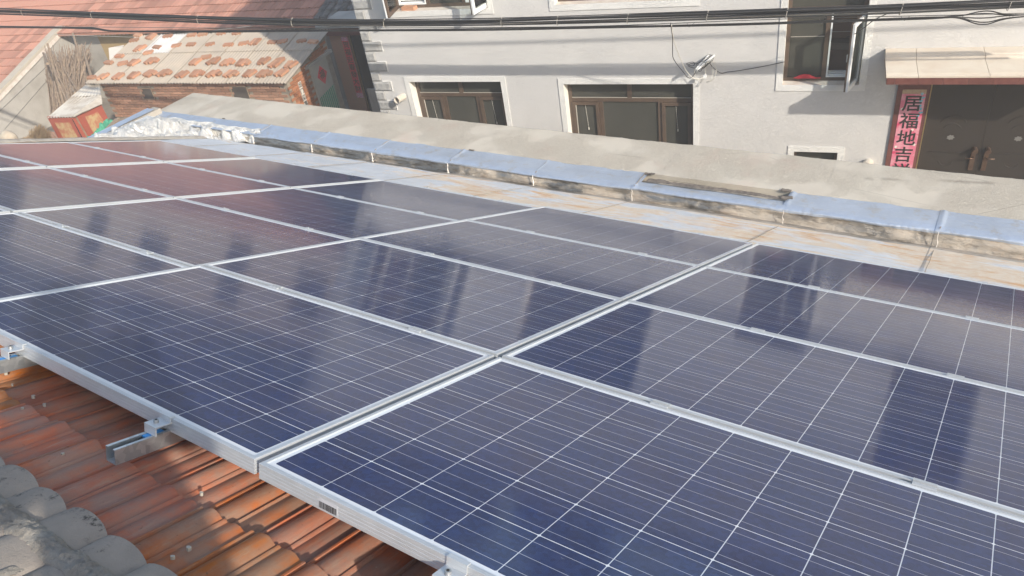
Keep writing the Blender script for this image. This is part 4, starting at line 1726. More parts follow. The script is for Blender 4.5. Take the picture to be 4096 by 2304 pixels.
b.box(SR - .0835, SR - .0815, 12.80, 12.915, -4.64, -4.05)
b.build('paper', M['whiteprint'], nz)
for i, chx in enumerate('出门见喜'):
    me = text_mesh('character', chx, .125, M['ink'], .002, .001)
    me.transform(SIDE)
    inst('character', me, nz, (SR - .0805, 12.858, -4.125 - .142 * i))


def roofz(n):
    return ZE + (ZA - ZE) * (n - NFR) / (NBK - NFR)


def sheet(mb_name, parent, s0, s1, n0, n1, lift, mat, seed, zf, pitch=.085, amp=.015):
    mb = MB()
    nw = max(2, int(round((s1 - s0) / pitch)))
    seg = 6
    nu = nw * seg
    nv = 4
    for side in (0, 1):
        base = len(mb.v)
        for i in range(nu + 1):
            s = s0 + (s1 - s0) * i / nu
            wv = amp * math.cos(2 * PI * i / seg)
            for j in range(nv + 1):
                n_ = n0 + (n1 - n0) * j / nv
                mb.v.append((s, n_ + .006 * n3(s * 2, j, seed), zf(s, n_) + lift + wv + .004 * n3(s * 1.3, n_ * 2, seed) - side * .006))
        for i in range(nu):
            for j in range(nv):
                a_ = base + i * (nv + 1) + j
                q = (a_, a_ + nv + 1, a_ + nv + 2, a_ + 1)
                mb.f.append(q if side == 0 else q[::-1])
                mb.mi.append(0)
    n_e = (nu + 1) * (nv + 1)
    for i in range(nu):
        a_ = i * (nv + 1)
        mb.f.append((a_, a_ + nv + 1, n_e + a_ + nv + 1, n_e + a_))
        mb.mi.append(0)
    for j in range(nv):
        a_ = nu * (nv + 1) + j
        mb.f.append((a_, a_ + 1, n_e + a_ + 1, n_e + a_))
        mb.mi.append(0)
    return mb.build(mb_name, mat, parent, fix=False, smooth=60)


nsh = 7
sw = (SR - SL + .15) / nsh
nm = NFR + (NBK - NFR) * .63
for i in range(nsh):
    s0 = SL - .15 + sw * i
    sheet('roof_sheet', shed, s0, s0 + sw + .05, NFR, nm + .05, .0 + .004 * (i % 2), M['sheet'], i, lambda s, n_: roofz(n_))
    sheet('roof_sheet', shed, s0 + .02, s0 + sw + .06, nm - .03, NBK + .05, .020 + .004 * (i % 2), M['sheetwhite'] if i == 1 else M['sheet'], i + 20, lambda s, n_: roofz(n_))

# bricks weighing the sheets down
rows = {
    'nearest the shed eave': [(367, 307, 1), (412, 303, 2), (477, 300, 2), (537, 297, 2), (605, 290, 3), (662, 289, 3), (730, 293, 2), (793, 291, 3), (862, 291, 3), (930, 292, 3), (999, 290, 2), (1062, 292, 3), (1125, 290, 2)],
    'second above the shed eave': [(435, 247, 1), (492, 249, 1), (537, 246, 2), (612, 240, 3), (780, 245, 2), (825, 225, 1), (855, 241, 2), (915, 245, 3), (978, 247, 3), (1054, 241, 2), (1100, 254, 2), (1120, 237, 1), (1163, 256, 2)],
    'just below the shed roof lap': [(478, 221, 1), (592, 208, 1)],
    'just above the shed roof lap': [(560, 190, 2), (630, 185, 1), (706, 180, 1), (764, 177, 1), (842, 174, 1), (913, 177, 1), (976, 170, 1), (1021, 166, 2), (1092, 165, 1), (1132, 162, 1), (1206, 162, 1), (1252, 165, 1)],
    'along the shed roof top': [(538, 157, 1), (552, 139, 1), (605, 143, 2), (672, 141, 1), (768, 137, 1), (812, 133, 1), (885, 131, 1), (945, 132, 1)],
}
bm3 = MB()
bm3.box(-.118, .118, -.055, .055, 0, .052)
lb = [bm3.mesh('brick', M['looseb'])]
bm4 = MB()
bm4.prism([(-.11, -.052), (.06, -.055), (.115, -.02), (.10, .05), (-.04, .056), (-.118, .03)], 'z', 0, .05)
lb.append(bm4.mesh('brick', M['looseb']))
bm5 = MB()
bm5.prism([(-.06, -.05), (.05, -.052), (.07, .02), (.03, .05), (-.07, .045)], 'z', 0, .048)
lb.append(bm5.mesh('brick', M['looseb']))
slope = math.atan2(ZA - ZE, NBK - NFR)
posn = {1: [''], 2: ['left brick of', 'right brick of'], 3: ['left brick of', 'middle brick of', 'small right brick of']}
MROOF = MF @ Matrix.Translation((0, NFR, ZE)) @ Matrix.Rotation(slope, 4, 'X')
for rn, lst in rows.items():
    for i, (px, py, cnt) in enumerate(lst):
        q = on_plane(MROOF, px, py + 4, .03)
        for j in range(cnt):
            r = random.Random(px * 7 + j)
            ang = PI / 2 * .86 + r.uniform(-.25, .25) if cnt > 1 else r.uniform(-.25, .35)
            dx = (j - (cnt - 1) / 2) * .118
            if cnt == 1:
                lab = 'single brick, %s from the left in the row %s' % (ORD[i], rn)
            else:
                lab = '%s the %s pile, row %s' % (posn[cnt][j], ORD[i], rn)
            kind = 0 if j < 2 and r.random() < .75 else (1 if j < 2 else 2)
            ob = bpy.data.objects.new('brick', lb[kind])
            COL.objects.link(ob)
            ob.matrix_world = MROOF @ Matrix.Translation((q.x + dx, q.y + r.uniform(-.02, .02), .012 + (.006 * j))) @ Matrix.Rotation(ang, 4, 'Z') @ Matrix.Rotation(r.uniform(-.07, .07), 4, 'X')
            tag(ob, lab, 'brick', 'bricks weighing down the shed roof')

# lean-to of stained sheets at the left end of the shed
BLk, BRk = at(345, 339, NFR + .05), at(400, 341, NFR + .05)
FLt, FRt = at(190, 471, 10.88), at(289, 467, 10.88)
MRt = at(409, 416, 11.80)
lt = thing('lean_to_roof', 'stained pale sheet lean-to sloping down from the left end of the brick shed', 'lean-to', MF, (FLt.x, 11.0, GROUND))


def quad_sheet(parent, name, P00, P10, P11, P01, mat, waves=9):
    b = MB()

    def fn(u, v):
        p = P00.lerp(P10, u).lerp(P01.lerp(P11, u), v)
        return p + Vector((0, 0, .008 * math.cos(u * waves * 2 * PI) + .012 * n3(u * 3, v * 3, 5)))
    b.grid(fn, waves * 5, 10)
    b.grid(lambda u, v: fn(u, v) - Vector((0, 0, .012)), waves * 5, 10, flip=True)
    return b.build(name, mat, parent, smooth='all', fix=False)


mid = BLk.lerp(FLt, .42)
midr = BRk.lerp(MRt, .55)
quad_sheet(lt, 'roof_sheet', mid - Vector((0, 0, -.015)), midr + Vector((0, 0, .015)), BRk, BLk, M['oldsheet'])
quad_sheet(lt, 'roof_sheet', FLt, FRt, midr, mid, M['oldsheet'])
quad_sheet(lt, 'roof_sheet', FRt, FRt + Vector((.02, .02, 0)), MRt, midr, M['oldsheet'], 6)
b = MB()
b.face([FLt - Vector((-.03, -.1, .05)), FRt - Vector((0, -.1, .05)), Vector((FRt.x, 11.1, GROUND)), Vector((FLt.x + .03, 11.1, GROUND))])
b.build('end_board', M['wood'], lt)

# red rusty cabinet with peeling paper on both faces
C0 = at(190, 472, 10.90)
C1 = at(287, 469, 10.90)
C2 = at(406, 420, 11.80)
zt = C1.z
cab = thing('red_cabinet', 'rusty red metal cabinet with peeling yellow paper on its two visible faces', 'cabinet', MF, (C1.x, 10.9, GROUND))
sd = (C2 - C1)
sd.z = 0
ztf = C0.z
b = MB()
A_, B_ = Vector((C0.x, 10.9, zt)), Vector((C1.x, 10.9, zt))
D_ = Vector((C2.x, C2.y, C2.z))
E_ = D_ + (A_ - B_)
H_ = Vector((0, 0, -1.75))
b.face([A_, B_, D_, E_])
for (p, q) in ((A_, B_), (B_, D_), (D_, E_), (E_, A_)):
    b.face([p, q, q + H_, p + H_])
b.build('cabinet_body', M['redmetal'], cab)


def face_patch(name, p, q, u0, u1, v0, v1, mat, out=.004, seed=1):
    b = MB()
    nrm = (q - p).cross(Vector((0, 0, 1))).normalized() * out
    r = random.Random(seed)
    pts = []
    for (u, v) in ((u0, v0), ((u0 + u1) / 2, v0 + .01), (u1, v0), (u1 + .02, (v0 + v1) / 2), (u1, v1), ((u0 + u1) / 2, v1 - .03), (u0, v1), (u0 - .01, (v0 + v1) / 2)):
        w_ = p.lerp(q, u + r.uniform(-.02, .02)) + H_ * (v + r.uniform(-.008, .008)) + nrm
        pts.append(w_)
    b.face(pts)
    b.face([x - nrm * .6 for x in pts][::-1])
    return b.build(name, mat, cab, fix=False)


face_patch('peeling_paper', A_, B_, .22, .80, .07, .40, M['oldpaper'])
face_patch('peeling_paper', B_, D_, .38, .80, .06, .33, M['oldpaper'], seed=4)
face_patch('door_gap', A_, B_, .985, .998, .02, .9, M['dark'], .003)  # near-black strip laid on the face to mark the gap

# green net, timber and straw in the yard
b = MB()
G0, G1, G2, G3 = at(345, 568, 10.5), at(398, 570, 10.5), at(455, 484, 11.3), at(428, 478, 11.35)
b.grid(lambda u, v: G0.lerp(G1, u).lerp(G3.lerp(G2, u), v) + Vector((0, 0, .10 * abs(fr3(u * 2.5, v * 5, 3)) + .03 * n3(u * 9, v * 14))), 30, 60)
gb = b.build('green_net', M['green'], None, MF, o=tuple(G0), smooth='all', fix=False)
tag(gb, 'strip of crumpled green plastic net between the red cabinet and the timber', 'net')
for i in range(7):
    p0 = at(392 + 11 * i, 556 - 7 * i, 10.2 + .02 * i)
    p1 = at(470 + 20 * i, 476 - 2 * i + 3 * (i % 2), 11.15 + .05 * i)
    b = MB()
    d = (p1 - p0)
    R = Matrix.Translation(p0) @ d.to_track_quat('X', 'Z').to_matrix().to_4x4()
    b.box(0, d.length, -.05, .05, -.02, .02, M4=R)
    tag(b.build('timber_plank', M['wood'], None, MF, o=tuple(p0)), 'weathered plank, %s from the left in the timber pile by the green net' % ORD[i], 'plank', 'planks in the timber pile')
b = MB()
q = at(480, 540, 10.6)
b.box(q.x - .55, q.x + 1.4, 10.1, 11.6, GROUND, q.z - .12)
b.box(C0.x - 1.2, C0.x + .1, 10.3, 11.4, GROUND, at(100, 600, 10.5).z)
tag(b.build('rubble_wall', M['brickold'], None, MF, o=(q.x, 10.6, GROUND)), 'low rough wall under the timber pile and straw at the edge of the yard', 'wall')


def stalks(name, mat, n, f0, f1, r0, seed, base, seg=3):
    r = random.Random(seed)
    mb = MB()
    for i in range(n):
        p0, p1 = f0(r), f1(r)
        mid_ = p0.lerp(p1, .5) + Vector((r.uniform(-.03, .03), r.uniform(-.03, .03), r.uniform(-.02, .04)))
        rr_ = r0 * r.uniform(.5, 1.4)
        mb.tube([p0, mid_, p1], [rr_, rr_ * .9, rr_ * .35], seg, cap=False)
    return mb.build(name, mat, None, MF, o=base, fix=False)


hb = at(140, 560, 10.7)
hy = stalks('straw_heap', M['hay'], 900,
            lambda r: at(r.gauss(150, 35), 600, 10.8 + r.uniform(-.3, .3)) + Vector((r.uniform(-.2, .2), 0, -.1)),
            lambda r: (lambda a_: at(150 + 85 * a_ + r.uniform(-12, 12), 560 - 66 * (1 - abs(a_ - .1)) * r.uniform(.5, 1.05) * (.55 if a_ < -.3 else 1), 10.8 + r.uniform(-.4, .3)))(r.uniform(-1.15, .55)),
            .008, 4, tuple(hb))
stuff(hy)
tag(hy, 'heap of dry straw left of the red cabinet', 'straw')
sp = at(38, 560, 10.6)
b = MB()
b.grid(lambda u, v: (sp.x + .22 * math.sin(PI * v) * math.cos(2 * PI * u) * (1 + .1 * n3(u * 6, v * 3)), sp.y + .16 * math.sin(PI * v) * math.sin(2 * PI * u), sp.z + .02 - .20 * math.cos(PI * v) * -1 + .012 * n3(u * 9, v * 9)), 24, 14)
tag(b.build('sack', M['sack'], None, MF, o=tuple(sp), smooth='all'), 'pale stuffed sack lying at the left foot of the straw heap', 'sack')

# ================================================================ old farm house with a red tiled roof
NE, ZEv = 16.6, -4.05
SLP = .302
SVG = -20.42                     # verge line where the wing roof ends


def hz_(n):
    return ZEv + SLP * (n - NE)


old = thing('farm_house', 'long low house with a red tiled roof, grey gable wing and ochre front wall', 'house', MF, (-16, NE, GROUND))
b = MB()
NR = 21.0
ang = math.atan(SLP)
th = .03
def slab(mb, s0, s1, n0, n1, lift=-.045, t=.05):
    mb.face([(s0, n0, hz_(n0) + lift), (s1, n0, hz_(n0) + lift), (s1, n1, hz_(n1) + lift), (s0, n1, hz_(n1) + lift)])
    mb.face([(s0, n0, hz_(n0) + lift - t), (s0, n1, hz_(n1) + lift - t), (s1, n1, hz_(n1) + lift - t), (s1, n0, hz_(n0) + lift - t)])
    mb.face([(s0, n0, hz_(n0) + lift - t), (s1, n0, hz_(n0) + lift - t), (s1, n0, hz_(n0) + lift), (s0, n0, hz_(n0) + lift)])
    mb.face([(s1, n0, hz_(n0) + lift - t), (s1, n1, hz_(n1) + lift - t), (s1, n1, hz_(n1) + lift), (s1, n0, hz_(n0) + lift)])
slab(b, -27, -7.2, NE, NR)
slab(b, -27, SVG, 13.2, NE)
b.face([(-27, NR, hz_(NR) - .045), (-7.2, NR, hz_(NR) - .045), (-7.2, NR + 4, hz_(NR) - 1.3), (-27, NR + 4, hz_(NR) - 1.3)])
b.build('roof_deck', M['farclay'], old, fix=False)
FTW, FTL = .205, .375
fpr = [(0, 0), (.012, .018), (.028, .020), (.04, .006), (.075, .003), (.10, .016), (.125, .020), (.15, .012), (.17, .003), (.209, .0)]


def far_tile(L=FTL + .05):
    mb = MB()
    n = len(fpr)
    for (y, dz_) in ((0, .030), (L, -.002)):
        for (x, z_) in fpr:
            mb.v.append((x, y, z_ + dz_))
    for (x, z_) in fpr:
        mb.v.append((x, 0, z_ + .008))
    for i in range(n - 1):
        mb.f.append((i, i + 1, n + i + 1, n + i))
        mb.f.append((2 * n + i, 2 * n + i + 1, i + 1, i))
        mb.mi += [0, 0]
    return mb


ftm = far_tile().mesh('roof_tile', M['farclay'], None, smooth=50)
src = far_tile()
cells = []
cc_n = FTL * math.cos(ang)
ncols = int((-11.35 + 26.5) / FTW)
for r_ in range(13):
    n_ = NE + cc_n * r_
    for c_ in range(ncols):
        s_ = -11.35 - FTW * (c_ + 1)
        if n_ < NR - .2:
            cells.append((s_, n_))
for r_ in range(1, 10):
    n_ = NE - cc_n * r_
    for c_ in range(30):
        s_ = SVG - .10 - FTW * (c_ + 1)
        if s_ > -26.5 and n_ > 13.2:
            cells.append((s_, n_))


def inview(s, n, z):
    p = MF @ Vector((s, n, z))
    d = RW @ np.array([p.x - CW[0], p.y - CW[1], p.z - CW[2]])
    if d[2] <= 0:
        return False, 1e9
    x, y = 2048 + FPX * d[0] / d[2], 1152 + FPX * d[1] / d[2]
    return (-30 < x < 4126 and -40 < y < 2344), d[2]


sc_ = []
for (s_, n_) in cells:
    v_, d_ = inview(s_, n_ + .1, hz_(n_))
    sc_.append((0 if v_ else 1, d_, s_, n_))
sc_.sort()
rest = MB()
for i, (v_, d_, s_, n_) in enumerate(sc_):
    jit = rnd.uniform(-.004, .006)
    if i < 300:
        inst('roof_tile', ftm, old, (s_, n_, hz_(n_) - .040 + jit), (ang, 0, rnd.uniform(-.012, .012)))
    else:
        T = Matrix.Translation((s_, n_, hz_(n_) - .040 + jit)) @ Matrix.Rotation(ang, 4, 'X')
        base = len(rest.v)
        rest.v += [tuple(T @ Vector(p)) for p in src.v]
        rest.f += [tuple(base + q for q in f_) for f_ in src.f]
        rest.mi += [0] * len(src.f)
ob = rest.build('roof_tile_field', M['farclay'], old, fix=False, smooth=50)
stuff(ob)
# older grey barrel tiles at the right end
for r_ in range(11):
    n_ = NE - .10 + .30 * r_
    for c_ in range(15):
        s_ = -11.28 + .215 * c_
        if s_ > -8.0:
            continue
        b = MB()
        sd_ = r_ * 31 + c_
        H = .055 if c_ % 2 else .03

        def bt_(u, v, s_=s_, n_=n_, H=H, sd_=sd_):
            a_ = PI * u
            w_ = .10 + .012 * n3(sd_, 1.1)
            y = -.02 + .36 * v
            return (s_ + w_ - w_ * math.cos(a_) + .02 * n3(sd_ * 1.7, 2), n_ + y, hz_(n_ + y) + .02 - .03 * v + H * math.sin(a_) + .012 * fr3(u * 4, v * 4 + sd_))
        b.grid(bt_, 7, 4)
        b.build('grey_roof_tile', M['fargrey'], old, smooth='all')
# rafter ends under the eave
b = MB()
b.tube([(0, 0, 0), (0, .5, .5 * SLP)], .036, 9)
lg = b.mesh('rafter_end', M['log'], None, smooth=40)
x = -20.25
while x < -11.5:
    inst('rafter_end', lg, old, (x + rnd.uniform(-.03, .03), NE + .10, ZEv - .13), None, (1, 1, 1))
    x += .158
# front wall in its different finishes
NW = NE + .42
b = MB()
b.box(-20.35, -19.30, NW, NW + .3, GROUND, ZEv - .02)
b.build('cement_wall', M['cement'], old)
b = MB()
b.box(-19.299, -17.45, NW - .01, NW + .3, GROUND, ZEv - .02)
b.build('ochre_wall', M['yellow'], old)
b = MB()
b.box(-17.449, -17.0, NW - .03, NW + .3, GROUND, ZEv - .02)
b.build('door_post_wall', M['brickold'], old)
b = MB()
b.box(-16.999, -7.4, NW, NW + .3, GROUND, ZEv - .02)
b.build('stained_wall', M['greywall'], old)
# wing gable wall with its coping
b = MB()
b.prism([(13.3, GROUND), (NW, GROUND), (NW, hz_(NW) - .10), (13.3, hz_(13.3) - .10)], 'x', SVG - .25, SVG + .02)
b.build('gable_wall', M['cement'], old)
b = MB()
b.prism([(13.3, hz_(13.3) - .16), (NW, hz_(NW) - .16), (NW, hz_(NW) - .02), (13.3, hz_(13.3) - .02)], 'x', SVG + .021, SVG + .06)
b.build('verge_fillet', M['sillm'], old)
y = 13.25
i = 0
while y < NE + .25:
    y2 = min(y + .62, NE + .28)
    b = MB()
    b.prism([(y, hz_(y) - .03), (y2 - .004, hz_(y2) - .03), (y2 - .004, hz_(y2) + .045), (y, hz_(y) + .045 + (.01 if i % 2 else 0))], 'x', SVG - .20, SVG + .075)
    b.build('verge_coping', M['coping'], old)
    y = y2
    i += 1
b = MB()
b.prism([(13.3, hz_(13.3) - .10), (13.28, hz_(13.3) - .10), (13.28, GROUND), (13.3, GROUND)], 'x', -26.9, SVG)
b.build('wing_front_wall', M['cement'], old)
# grey lines of old power leads on the gable: thin dark groove
for (za, zb_) in ((-4.75, -5.65), (-5.0, -6.1)):
    b = MB()
    b.tube([(SVG + .035, 16.2, za + .1), (SVG + .035, 13.6, zb_ + 1.25 - .9)], .007, 4)
    tag(b.build('wall_wire', M['cablegrey'], None, MF, o=(SVG, 16.2, za)), 'dark wire running %s down the pale gable wall of the farm house wing' % ('higher' if za > -4.9 else 'lower'), 'wire')

# stalks and poles leaning on the front wall
def lean0(r):
    px = r.uniform(205, 345)
    return at(px, 470 - (px - 205) * .55, 14.3 + r.uniform(-.2, .5))
def lean1(r):
    t = r.random()
    px = 178 + 190 * t
    return at(px + r.uniform(-8, 8), r.triangular(175, 330, 235) - 20 * t, 15.6 + r.uniform(-.2, .8))
sb = stalks('stalk_bundle', M['stalk'], 420, lean0, lean1, .020, 9, tuple(at(270, 440, 14.5)), 4)
stuff(sb)
tag(sb, 'big bundle of dry brown stalks leaning on the ochre wall beside the wing', 'stalks')
poles = [((292, 135), (372, 400), .045, 'long pole reaching up to the eave beside the ochre wall'), ((190, 175), (262, 440), .04, 'pale pole along the left edge of the stalk bundle'),
         ((172, 212), (190, 255), .035, 'short dark stub of a pole sticking out of the bundle on the left'), ((250, 290), (280, 410), .06, 'broad pale split log low in the middle of the bundle'),
         ((270, 320), (300, 372), .03, 'short whitish stick at the lower right of the bundle'), ((328, 180), (372, 330), .04, 'pole right of the bundle against ochre plaster')]
for (t_p, b_p, r_, lab) in poles:
    b = MB()
    p0, p1 = at(b_p[0], b_p[1], 14.1), at(t_p[0], t_p[1], 15.7 if t_p[1] > 150 else 16.5)
    b.tube([p0, p0.lerp(p1, .5), p1], [r_, r_ * .9, r_ * .7], 8)
    tag(b.build('leaning_pole', M['wood'], None, MF, o=tuple(p0), smooth=60), lab, 'pole')
q0 = at(434, 192, 15.0)
b = MB()
b.face([at(434, 192, 15.0), at(438, 240, 14.9), at(480, 232, 14.9), at(494, 181, 15.0)])
b.face([p + Vector((0, .02, 0)) for p in (at(434, 192, 15.0), at(494, 181, 15.0), at(480, 232, 14.9), at(438, 240, 14.9))])
tag(b.build('white_board', M['whiteprint'], None, MF, o=tuple(q0), fix=False), 'white board standing behind the left end of the shed roof', 'board')

# a plain block further back, seen only as a reflection in the panels
fb = thing('far_block', 'beige flat roofed block far behind the farm house', 'building', MF, (-22, 27, GROUND))
b = MB()
b.box(-34, -12.5, 27, 33, GROUND, .6)
b.build('wall', M['coping'], fb)
for (wx, wz, ww, wh) in ((-29.5, -2.6, 1.1, 2.6), (-26.2, -2.2, 1.6, 1.9), (-21.4, -2.9, 1.2, 2.9), (-17.6, -2.4, 1.5, 2.2)):
    b = MB()
    b.box(wx, wx + ww, 26.96, 26.99, wz, wz + wh)
    b.build('window', M['glass'], fb)

# belt of trees added behind it, out of view, to darken the panels' reflections
b = MB()
rt = random.Random(21)
for i in range(120):
    cs, cn_, cz, rad = rt.uniform(-80, -4), rt.uniform(36, 46), rt.uniform(-2, 8.0), rt.uniform(2.0, 3.6)
    for j in range(130):
        d = Vector((rt.gauss(0, 1), rt.gauss(0, 1), rt.gauss(0, 1))).normalized() * rad * rt.uniform(.5, 1)
        c_ = Vector((cs, cn_, cz)) + d
        e1 = Vector((rt.gauss(0, 1), rt.gauss(0, 1), rt.gauss(0, 1))).normalized() * .5
        e2 = e1.cross(d).normalized() * .5
        b.face([c_ - e1 - e2, c_ + e1 - e2, c_ + e1 + e2, c_ - e1 + e2])
    b.tube([(cs, cn_, GROUND), (cs, cn_, cz)], [.25, .12], 6)
tb = b.build('added_trees', simple('dull_tree_foliage', (0.075, 0.08, 0.045), (0.11, 0.095, 0.065), 2, .9), None, MF, o=(-40, 40, GROUND), fix=False)
stuff(tb)
tag(tb, 'added belt of dull green trees out of view, darkening what the panels mirror', 'trees')

# ================================================================ overhead cables
def spline(pts, n):
    out = []
    P = [pts[0]] + list(pts) + [pts[-1]]
    for i in range(1, len(P) - 2):
        p0, p1, p2, p3 = P[i - 1], P[i], P[i + 1], P[i + 2]
        for k_ in range(n):
            t = k_ / n
            out.append(tuple(.5 * ((2 * p1[d]) + (-p0[d] + p2[d]) * t + (2 * p0[d] - 5 * p1[d] + 4 * p2[d] - p3[d]) * t * t + (-p0[d] + 3 * p1[d] - 3 * p2[d] + p3[d]) * t ** 3) for d in range(len(p1))))
    out.append(tuple(pts[-1]))
    return out


NC = 9.85
up_px = [(-500, 30), (0, 45), (450, 64), (900, 82), (1400, 93), (1900, 90), (2300, 80), (2700, 69), (3072, 56), (3540, 40), (4096, 15), (4700, -16)]
lo_px = [(-500, 100), (0, 107), (345, 113), (480, 125), (900, 125), (1400, 121), (1900, 119), (2400, 109), (2900, 99), (3300, 85), (3680, 73), (3826, 67), (3940, 71), (4096, 61), (4700, 40)]
up = [at(x_, y_, NC) for x_, y_ in up_px]
lo = [at(x_, y_, NC + .05) for x_, y_ in lo_px]
cb = thing('cable_bundle', 'thick bundle of black cables, the upper of the two crossing the picture', 'cable', MF, tuple(up[0]))
for i in range(10):
    offs = [Vector((0, .035 * math.cos(i * 2.4) * (1 + .3 * n3(q, i)), (-.048 + .0105 * i) + .018 * n3(q * 1.4, i * 3.7))) for q in range(len(up))]
    pts = spline([tuple(p + o_) for p, o_ in zip(up, offs)], 8)
    b = MB()
    b.tube(pts, .0085 if i % 3 else .012, 6)
    b.build('cable', M['cable'] if i not in (2,) else M['tie'], cb, smooth='all')
b = MB()
pts = spline([tuple(p + Vector((0, 0, .060 + .02 * n3(q * 1.3, 5)))) for q, p in enumerate(up)], 8)
b.tube(pts, .006, 5)
b.build('cable', M['cable'], cb, smooth='all')
fine = spline([tuple(p) for p in up], 40)
for i in range(14):
    p = Vector(fine[int((i + .5) * len(fine) / 14 + rnd.uniform(-6, 6))])
    b = MB()
    rr_ = .064
    pts = [(p.x + .012 * math.sin(t), p.y + .05 * math.cos(t), p.z + rr_ * math.sin(t) * 1.02) for t in [2 * PI * q / 12 for q in range(13)]]
    b.tube(pts, .0042, 4)
    b.build('cable_tie', M['tie'], cb)
cb2 = thing('cable_bundle', 'thin bundle of black cables below the thick one', 'cable', MF, tuple(lo[0]))
for i in range(5):
    offs = [Vector((0, .012 * math.cos(i * 2.4), (-.015 + .0065 * i) + .016 * n3(q * 1.2, i * 2.9) + (.035 * (i - 2) if q == 12 else 0))) for q in range(len(lo))]
    b = MB()
    b.tube(spline([tuple(p + o_) for p, o_ in zip(lo, offs)], 8), .0075, 6)
    b.build('cable', M['cable'], cb2, smooth='all')
b = MB()
mess = [at(x_, y_, NC + .05) for x_, y_ in [(-500, 95), (0, 104), (900, 112), (1400, 112), (2300, 106), (3072, 78), (3540, 66), (3830, 60), (4096, 53), (4700, 40)]]
b.tube(spline([tuple(p) for p in mess], 8), .0050, 5)
b.build('messenger_wire', M['cablegrey'], cb2, smooth='all')
mf = spline([tuple(p) for p in mess], 30)
lf = spline([tuple(p) for p in lo], 30)
for i in range(11):
    pm = Vector(mf[int((i + .6) * len(mf) / 11)])
    pl = min((Vector(q) for q in lf), key=lambda q: (q - pm).length)
    b = MB()
    b.tube([pm + Vector((-.05, 0, 0)), pl + Vector((0, -.01, -.02)), pm + Vector((.05, 0, .0))], .0030, 4)
    b.build('hanger', M['cablegrey'], cb2)
# one more line higher up; only its faint shadow on the wall is in the picture
b = MB()
hi = [Vector((-14 + 3.0 * q, 8.95, -.62 + .012 * (q - 4) ** 2)) for q in range(11)]
b.tube(spline([tuple(p) for p in hi], 8), .018, 6)
tag(b.build('single_cable', M['cable'], None, MF, o=tuple(hi[0]), smooth='all'), 'single black cable crossing above the two bundles, out in front of the wall', 'cable')
# pale telephone wire by the old roof
b = MB()
tw = [at(x_, y_, 14.6) for x_, y_ in [(220, 139), (420, 145), (580, 147), (830, 124), (1010, 104)]]
b.tube(spline([tuple(p) for p in tw], 8), .006, 4)
tag(b.build('pale_wire', M['tie'], None, MF, o=tuple(tw[0]), smooth='all'), 'thin pale wire sagging in front of the rafter ends of the farm house', 'wire')

# service drop with bracket and coils on the grey wall
br = thing('cable_bracket', 'pale bracket wrapped with wire coils, fixed to the wall between two windows', 'bracket', MF, tuple(at(2838, 234, 10.99)))
W0, W1 = at(2840, 232, 10.99), at(2786, 280, 10.72)
b = MB()
for k_ in range(4):
    o_ = Vector((.016 * (k_ - 1.5), 0, .022 * math.cos(k_ * 2.1)))
    b.tube([W0 + o_ * 1.7 + Vector((.02, 0, .0)), W0.lerp(W1, .5) + o_, W1 + o_ * .5], [.014, .012, .009], 6)
b.build('bracket_arm', M['whitepvc'], br, smooth='all')
b = MB()
for k_ in range(6):
    c_ = W0.lerp(W1, .05 + .11 * k_)
    pts = [tuple(c_ + Vector((.055 * math.cos(t), .02 * math.sin(t), .050 * math.sin(t)))) for t in [2 * PI * q / 10 for q in range(11)]]
    b.tube(pts, .0038, 4)
b.build('wire_wrap', M['cable'], br)
for (cx, cy, rw_, rh_, mt_) in ((2835, 285, .105, .155, 'whitewire'), (2828, 290, .085, .150, 'whitewire'), (2800, 290, .080, .140, 'whitewire'), (2797, 268, .045, .065, 'cable'), (2772, 262, .075, .035, 'cable'), (2762, 256, .06, .025, 'cable')):
    c_ = at(cx, cy, 10.86)
    b = MB()
    t0, t1 = (-.55 * PI, .75 * PI) if mt_ == 'whitewire' and cx > 2810 else (0, 2 * PI)
    pts = [tuple(c_ + Vector((rw_ * math.cos(t), .02 * math.sin(t * 2), rh_ * math.sin(t)))) for t in [t0 + (t1 - t0) * q / 20 for q in range(21)]]
    b.tube(pts, .0045, 5)
    b.build('coil', M[mt_], br, smooth='all')
b = MB()
c_ = at(2820, 306, 10.84)
b.box(c_.x - .022, c_.x + .022, 10.82, 10.86, c_.z - .022, c_.z + .022)
b.build('connector', M['whitepvc'], br)
for (nm, mt_, pts_, lab) in (
        ('service_wire', 'cable', [(2682, 92, NC), (2690, 150, 10.0), (2690, 195, 10.15), (2694, 235, 10.3), (2728, 282, 10.5), (2755, 312, 10.65), (2775, 300, 10.7), (2787, 280, 10.72)], 'black drop wire sagging from the cable bundles to the wall bracket'),
        ('service_wire', 'whitewire', [(2686, 100, NC), (2692, 145, 10.0), (2708, 200, 10.2), (2740, 275, 10.5), (2770, 310, 10.65), (2795, 316, 10.75), (2818, 308, 10.84)], 'white drop wire hanging beside the black one to the wall bracket'),
        ('service_wire', 'cable', [(2838, 250, 10.86), (2850, 268, 10.88), (2870, 285, 10.92), (2888, 293, 10.94), (2910, 288, 10.95), (2960, 282, 10.96), (3050, 266, 10.97), (3140, 247, 10.975)], 'thin dark wire from the wall bracket across to the tall window'),
        ('service_wire', 'cable', [(3560, 50, 9.9), (3500, 78, 10.2), (3460, 108, 10.5), (3420, 135, 10.7), (3385, 150, 10.8)], 'short dark wire slanting down past the open window leaf')):
    P_ = [tuple(at(*q)) for q in pts_]
    b = MB()
    b.tube(spline(P_, 6), .0055 if mt_ == 'cable' else .005, 5)
    tag(b.build(nm, M[mt_], None, MF, o=P_[0], smooth='all'), lab, 'wire')

